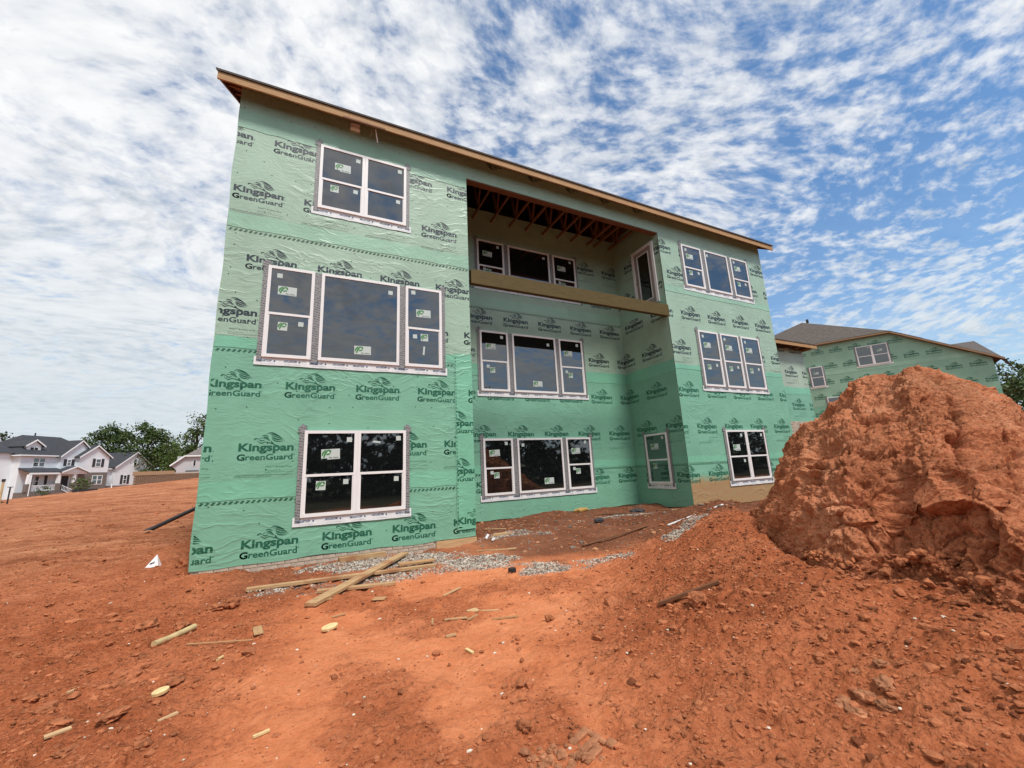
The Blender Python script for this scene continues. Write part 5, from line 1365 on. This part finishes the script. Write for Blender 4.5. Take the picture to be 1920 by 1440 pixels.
scatter('litter', xy, np.clip(rng.lognormal(-4.1, .5, len(xy)), .008, .05), None, 1, 30, .25, .45, mats=[M['clod_mid'], M['gravel_dark']])
xy = sample(3500, 3.0, 11, -8.6, -1.8, lambda x, y: np.exp(-(seg_dist(x, y, FOOT)/1.3)**2)*np.where(inpoly(x, y, FP), 0, 1), 39)
scatter('soil_clods', xy, np.clip(rng.lognormal(-4.95, .6, len(xy)), .003, .030), None, 1, 40, .32, .75, mats=[M['clod'], M['clod_dark']])
# soil spilled off the mound foot
t_ = rng.uniform(.02, .98, 2400); i_ = (t_*(MQ.shape[0]-1)).astype(int); j_ = rng.integers(30, 70, 2400)
P_ = MQ[i_, j_]; off = rng.normal(0, .05, (2400, 2))
sz = np.clip(rng.lognormal(-4.4, .6, 2400), .006, .05)
scatter('soil_clods', P_[:, :2]+off, sz, 'clod', 1, 9, .3, .8, z=P_[:, 2]+.0)
# larger lumps one can pick out singly
def lump(x, y, r, sq, seed, label, group=None, mat='clod', dz=0, name='dirt_clod'):
    bm = bmesh.new(); bmesh.ops.create_icosphere(bm, subdivisions=4, radius=1)
    V = np.array([v.co[:] for v in bm.verts]); h = 1+.28*fbm3(V+seed, 1.3, 2, seed)+.20*fbm3(V+seed, 3.5, 3, seed+3, .65)
    for v, k in zip(bm.verts, h): v.co = Vector((v.co.x*r*k*sq[0], v.co.y*r*k*sq[1], v.co.z*r*k*sq[2]))
    me = bpy.data.meshes.new(name); bm.to_mesh(me); bm.free(); me.materials.append(M[mat])
    me.polygons.foreach_set('use_smooth', [True]*len(me.polygons))
    return tag(ob(name, me, None, (x, y, gz(x, y)+r*sq[2]*.45+dz), (0, 0, seed)), label, 'clod', group)
lump(4.88, -5.98, .085, (1.1, .9, .8), 1, 'large red clod resting on the half-buried lath')
lump(.90, -2.12, .085, (1, .9, .8), 2, 'round dark red clod left of the long timber end')
lump(.74, -2.10, .075, (1.3, .8, .6), 3, 'flat red clod next to the round one left of the timbers')
lump(.18, -2.55, .085, (1.2, .9, .65), 4, 'broad low clod on the rough soil behind the tube')
lump(.52, -2.72, .070, (1.2, .9, .75), 5, 'dark clod touching the upper end of the tube')
lump(.30, -4.62, .040, (1.6, .9, .7), 6, 'brown stone-like lump at the left edge of the rough soil')
lump(.62, -4.78, .048, (1.7, 1, .5), 7, 'flat dark slab of clay at lower left')
lump(2.95, -6.32, .040, (1.2, .9, .8), 8, 'single clod left of the tyre print at the bottom')
lump(-.28, 1.05, .13, (1.1, .9, .9), 9, 'big dark clod against the left bottom corner of the wrap', dz=-.02)
lump(3.95, -4.95, .045, (1, 1, .8), 10, 'dark round clod in the smooth dirt left of the loose soil')
lump(4.05, -5.62, .045, (1.1, 1, .75), 11, 'dark clod in the open dirt below the half-buried lath')
GC = 'fist sized clods scattered on the rough soil'
for k in range(26):
    x, y = [(-.6, -3.4), (-.2, -3.1), (.1, -3.6), (-.5, -2.4), (-.9, -1.6), (-.3, -1.9), (.2, -1.7), (.45, -4.05), (.1, -4.3), (.85, -4.3), (.7, -3.9), (-.1, -4.0), (.95, -3.75), (-1.4, -.6), (-.8, -.4), (-1.6, .6), (.2, -.9), (.5, -.6), (.35, -3.45), (1.1, -3.0), (1.25, -2.6), (.5, -5.0), (.9, -5.2), (1.2, -4.6), (.3, -2.05), (-2.2, 1.5)][k]
    lump(x, y, random.uniform(.025, .05), (random.uniform(1, 1.6), .9, random.uniform(.4, .7)), 20+k, 'fist sized red clay clod lying on the rough soil at left', GC)
GP = 'pale broken clay chunks at the lower right'
for k, (x, y, r_) in enumerate(((4.42,-7.30,.05),(4.50,-7.36,.042),(4.36,-7.38,.045),(4.60,-7.42,.05),(4.47,-7.46,.04),(4.72,-7.36,.036),(4.64,-7.26,.03))):
    lump(x, y, r_, (random.uniform(1, 1.5), .9, .6), 60+k, 'pale broken clay chunk in the cluster at the lower right', GP, 'clod_mid', -.015)
# tyre print blocks
tp = thing('tyre_print', 'broken slab of pressed clay with tyre tread blocks at the bottom of the picture', 'clay slab', (3.1, -6.6, gz(3.1, -6.6)))
for k in range(30):
    a = random.uniform(-.20, .20); b = random.uniform(-.15, .12); s = random.uniform(.012, .034)
    bm = bmesh.new(); bmesh.ops.create_icosphere(bm, subdivisions=2, radius=1)
    for v in bm.verts: v.co = Vector((v.co.x*s*random.uniform(.55, 1.35), v.co.y*s*random.uniform(.55, 1.35), v.co.z*s*random.uniform(.4, .9)))
    me = bpy.data.meshes.new('clay_piece'); bm.to_mesh(me); bm.free(); me.materials.append(M['clod_mid'])
    ob('clay_piece', me, tp, (a-.07, b, gz(3.1+a-.07, -6.6+b)-gz(3.1, -6.6)+s*.1), (random.uniform(-.5, .5), random.uniform(-.5, .5), random.uniform(0, 3)))
for k, (a, b, L, w, r_) in enumerate(((.08,.05,.15,.045,.3),(.10,-.03,.16,.04,.3),(.16,.0,.035,.13,.3),(.06,-.10,.14,.045,.3),(.20,-.08,.06,.05,.4))):
    MB().box(-L/2, L/2, -w/2, w/2, -.02, .02).build('tread_block', [M['clod_mid']], tp, (a, b, gz(3.1+a, -6.6+b)-gz(3.1, -6.6)+.002), (.1, -.08, r_), bevel=.008)
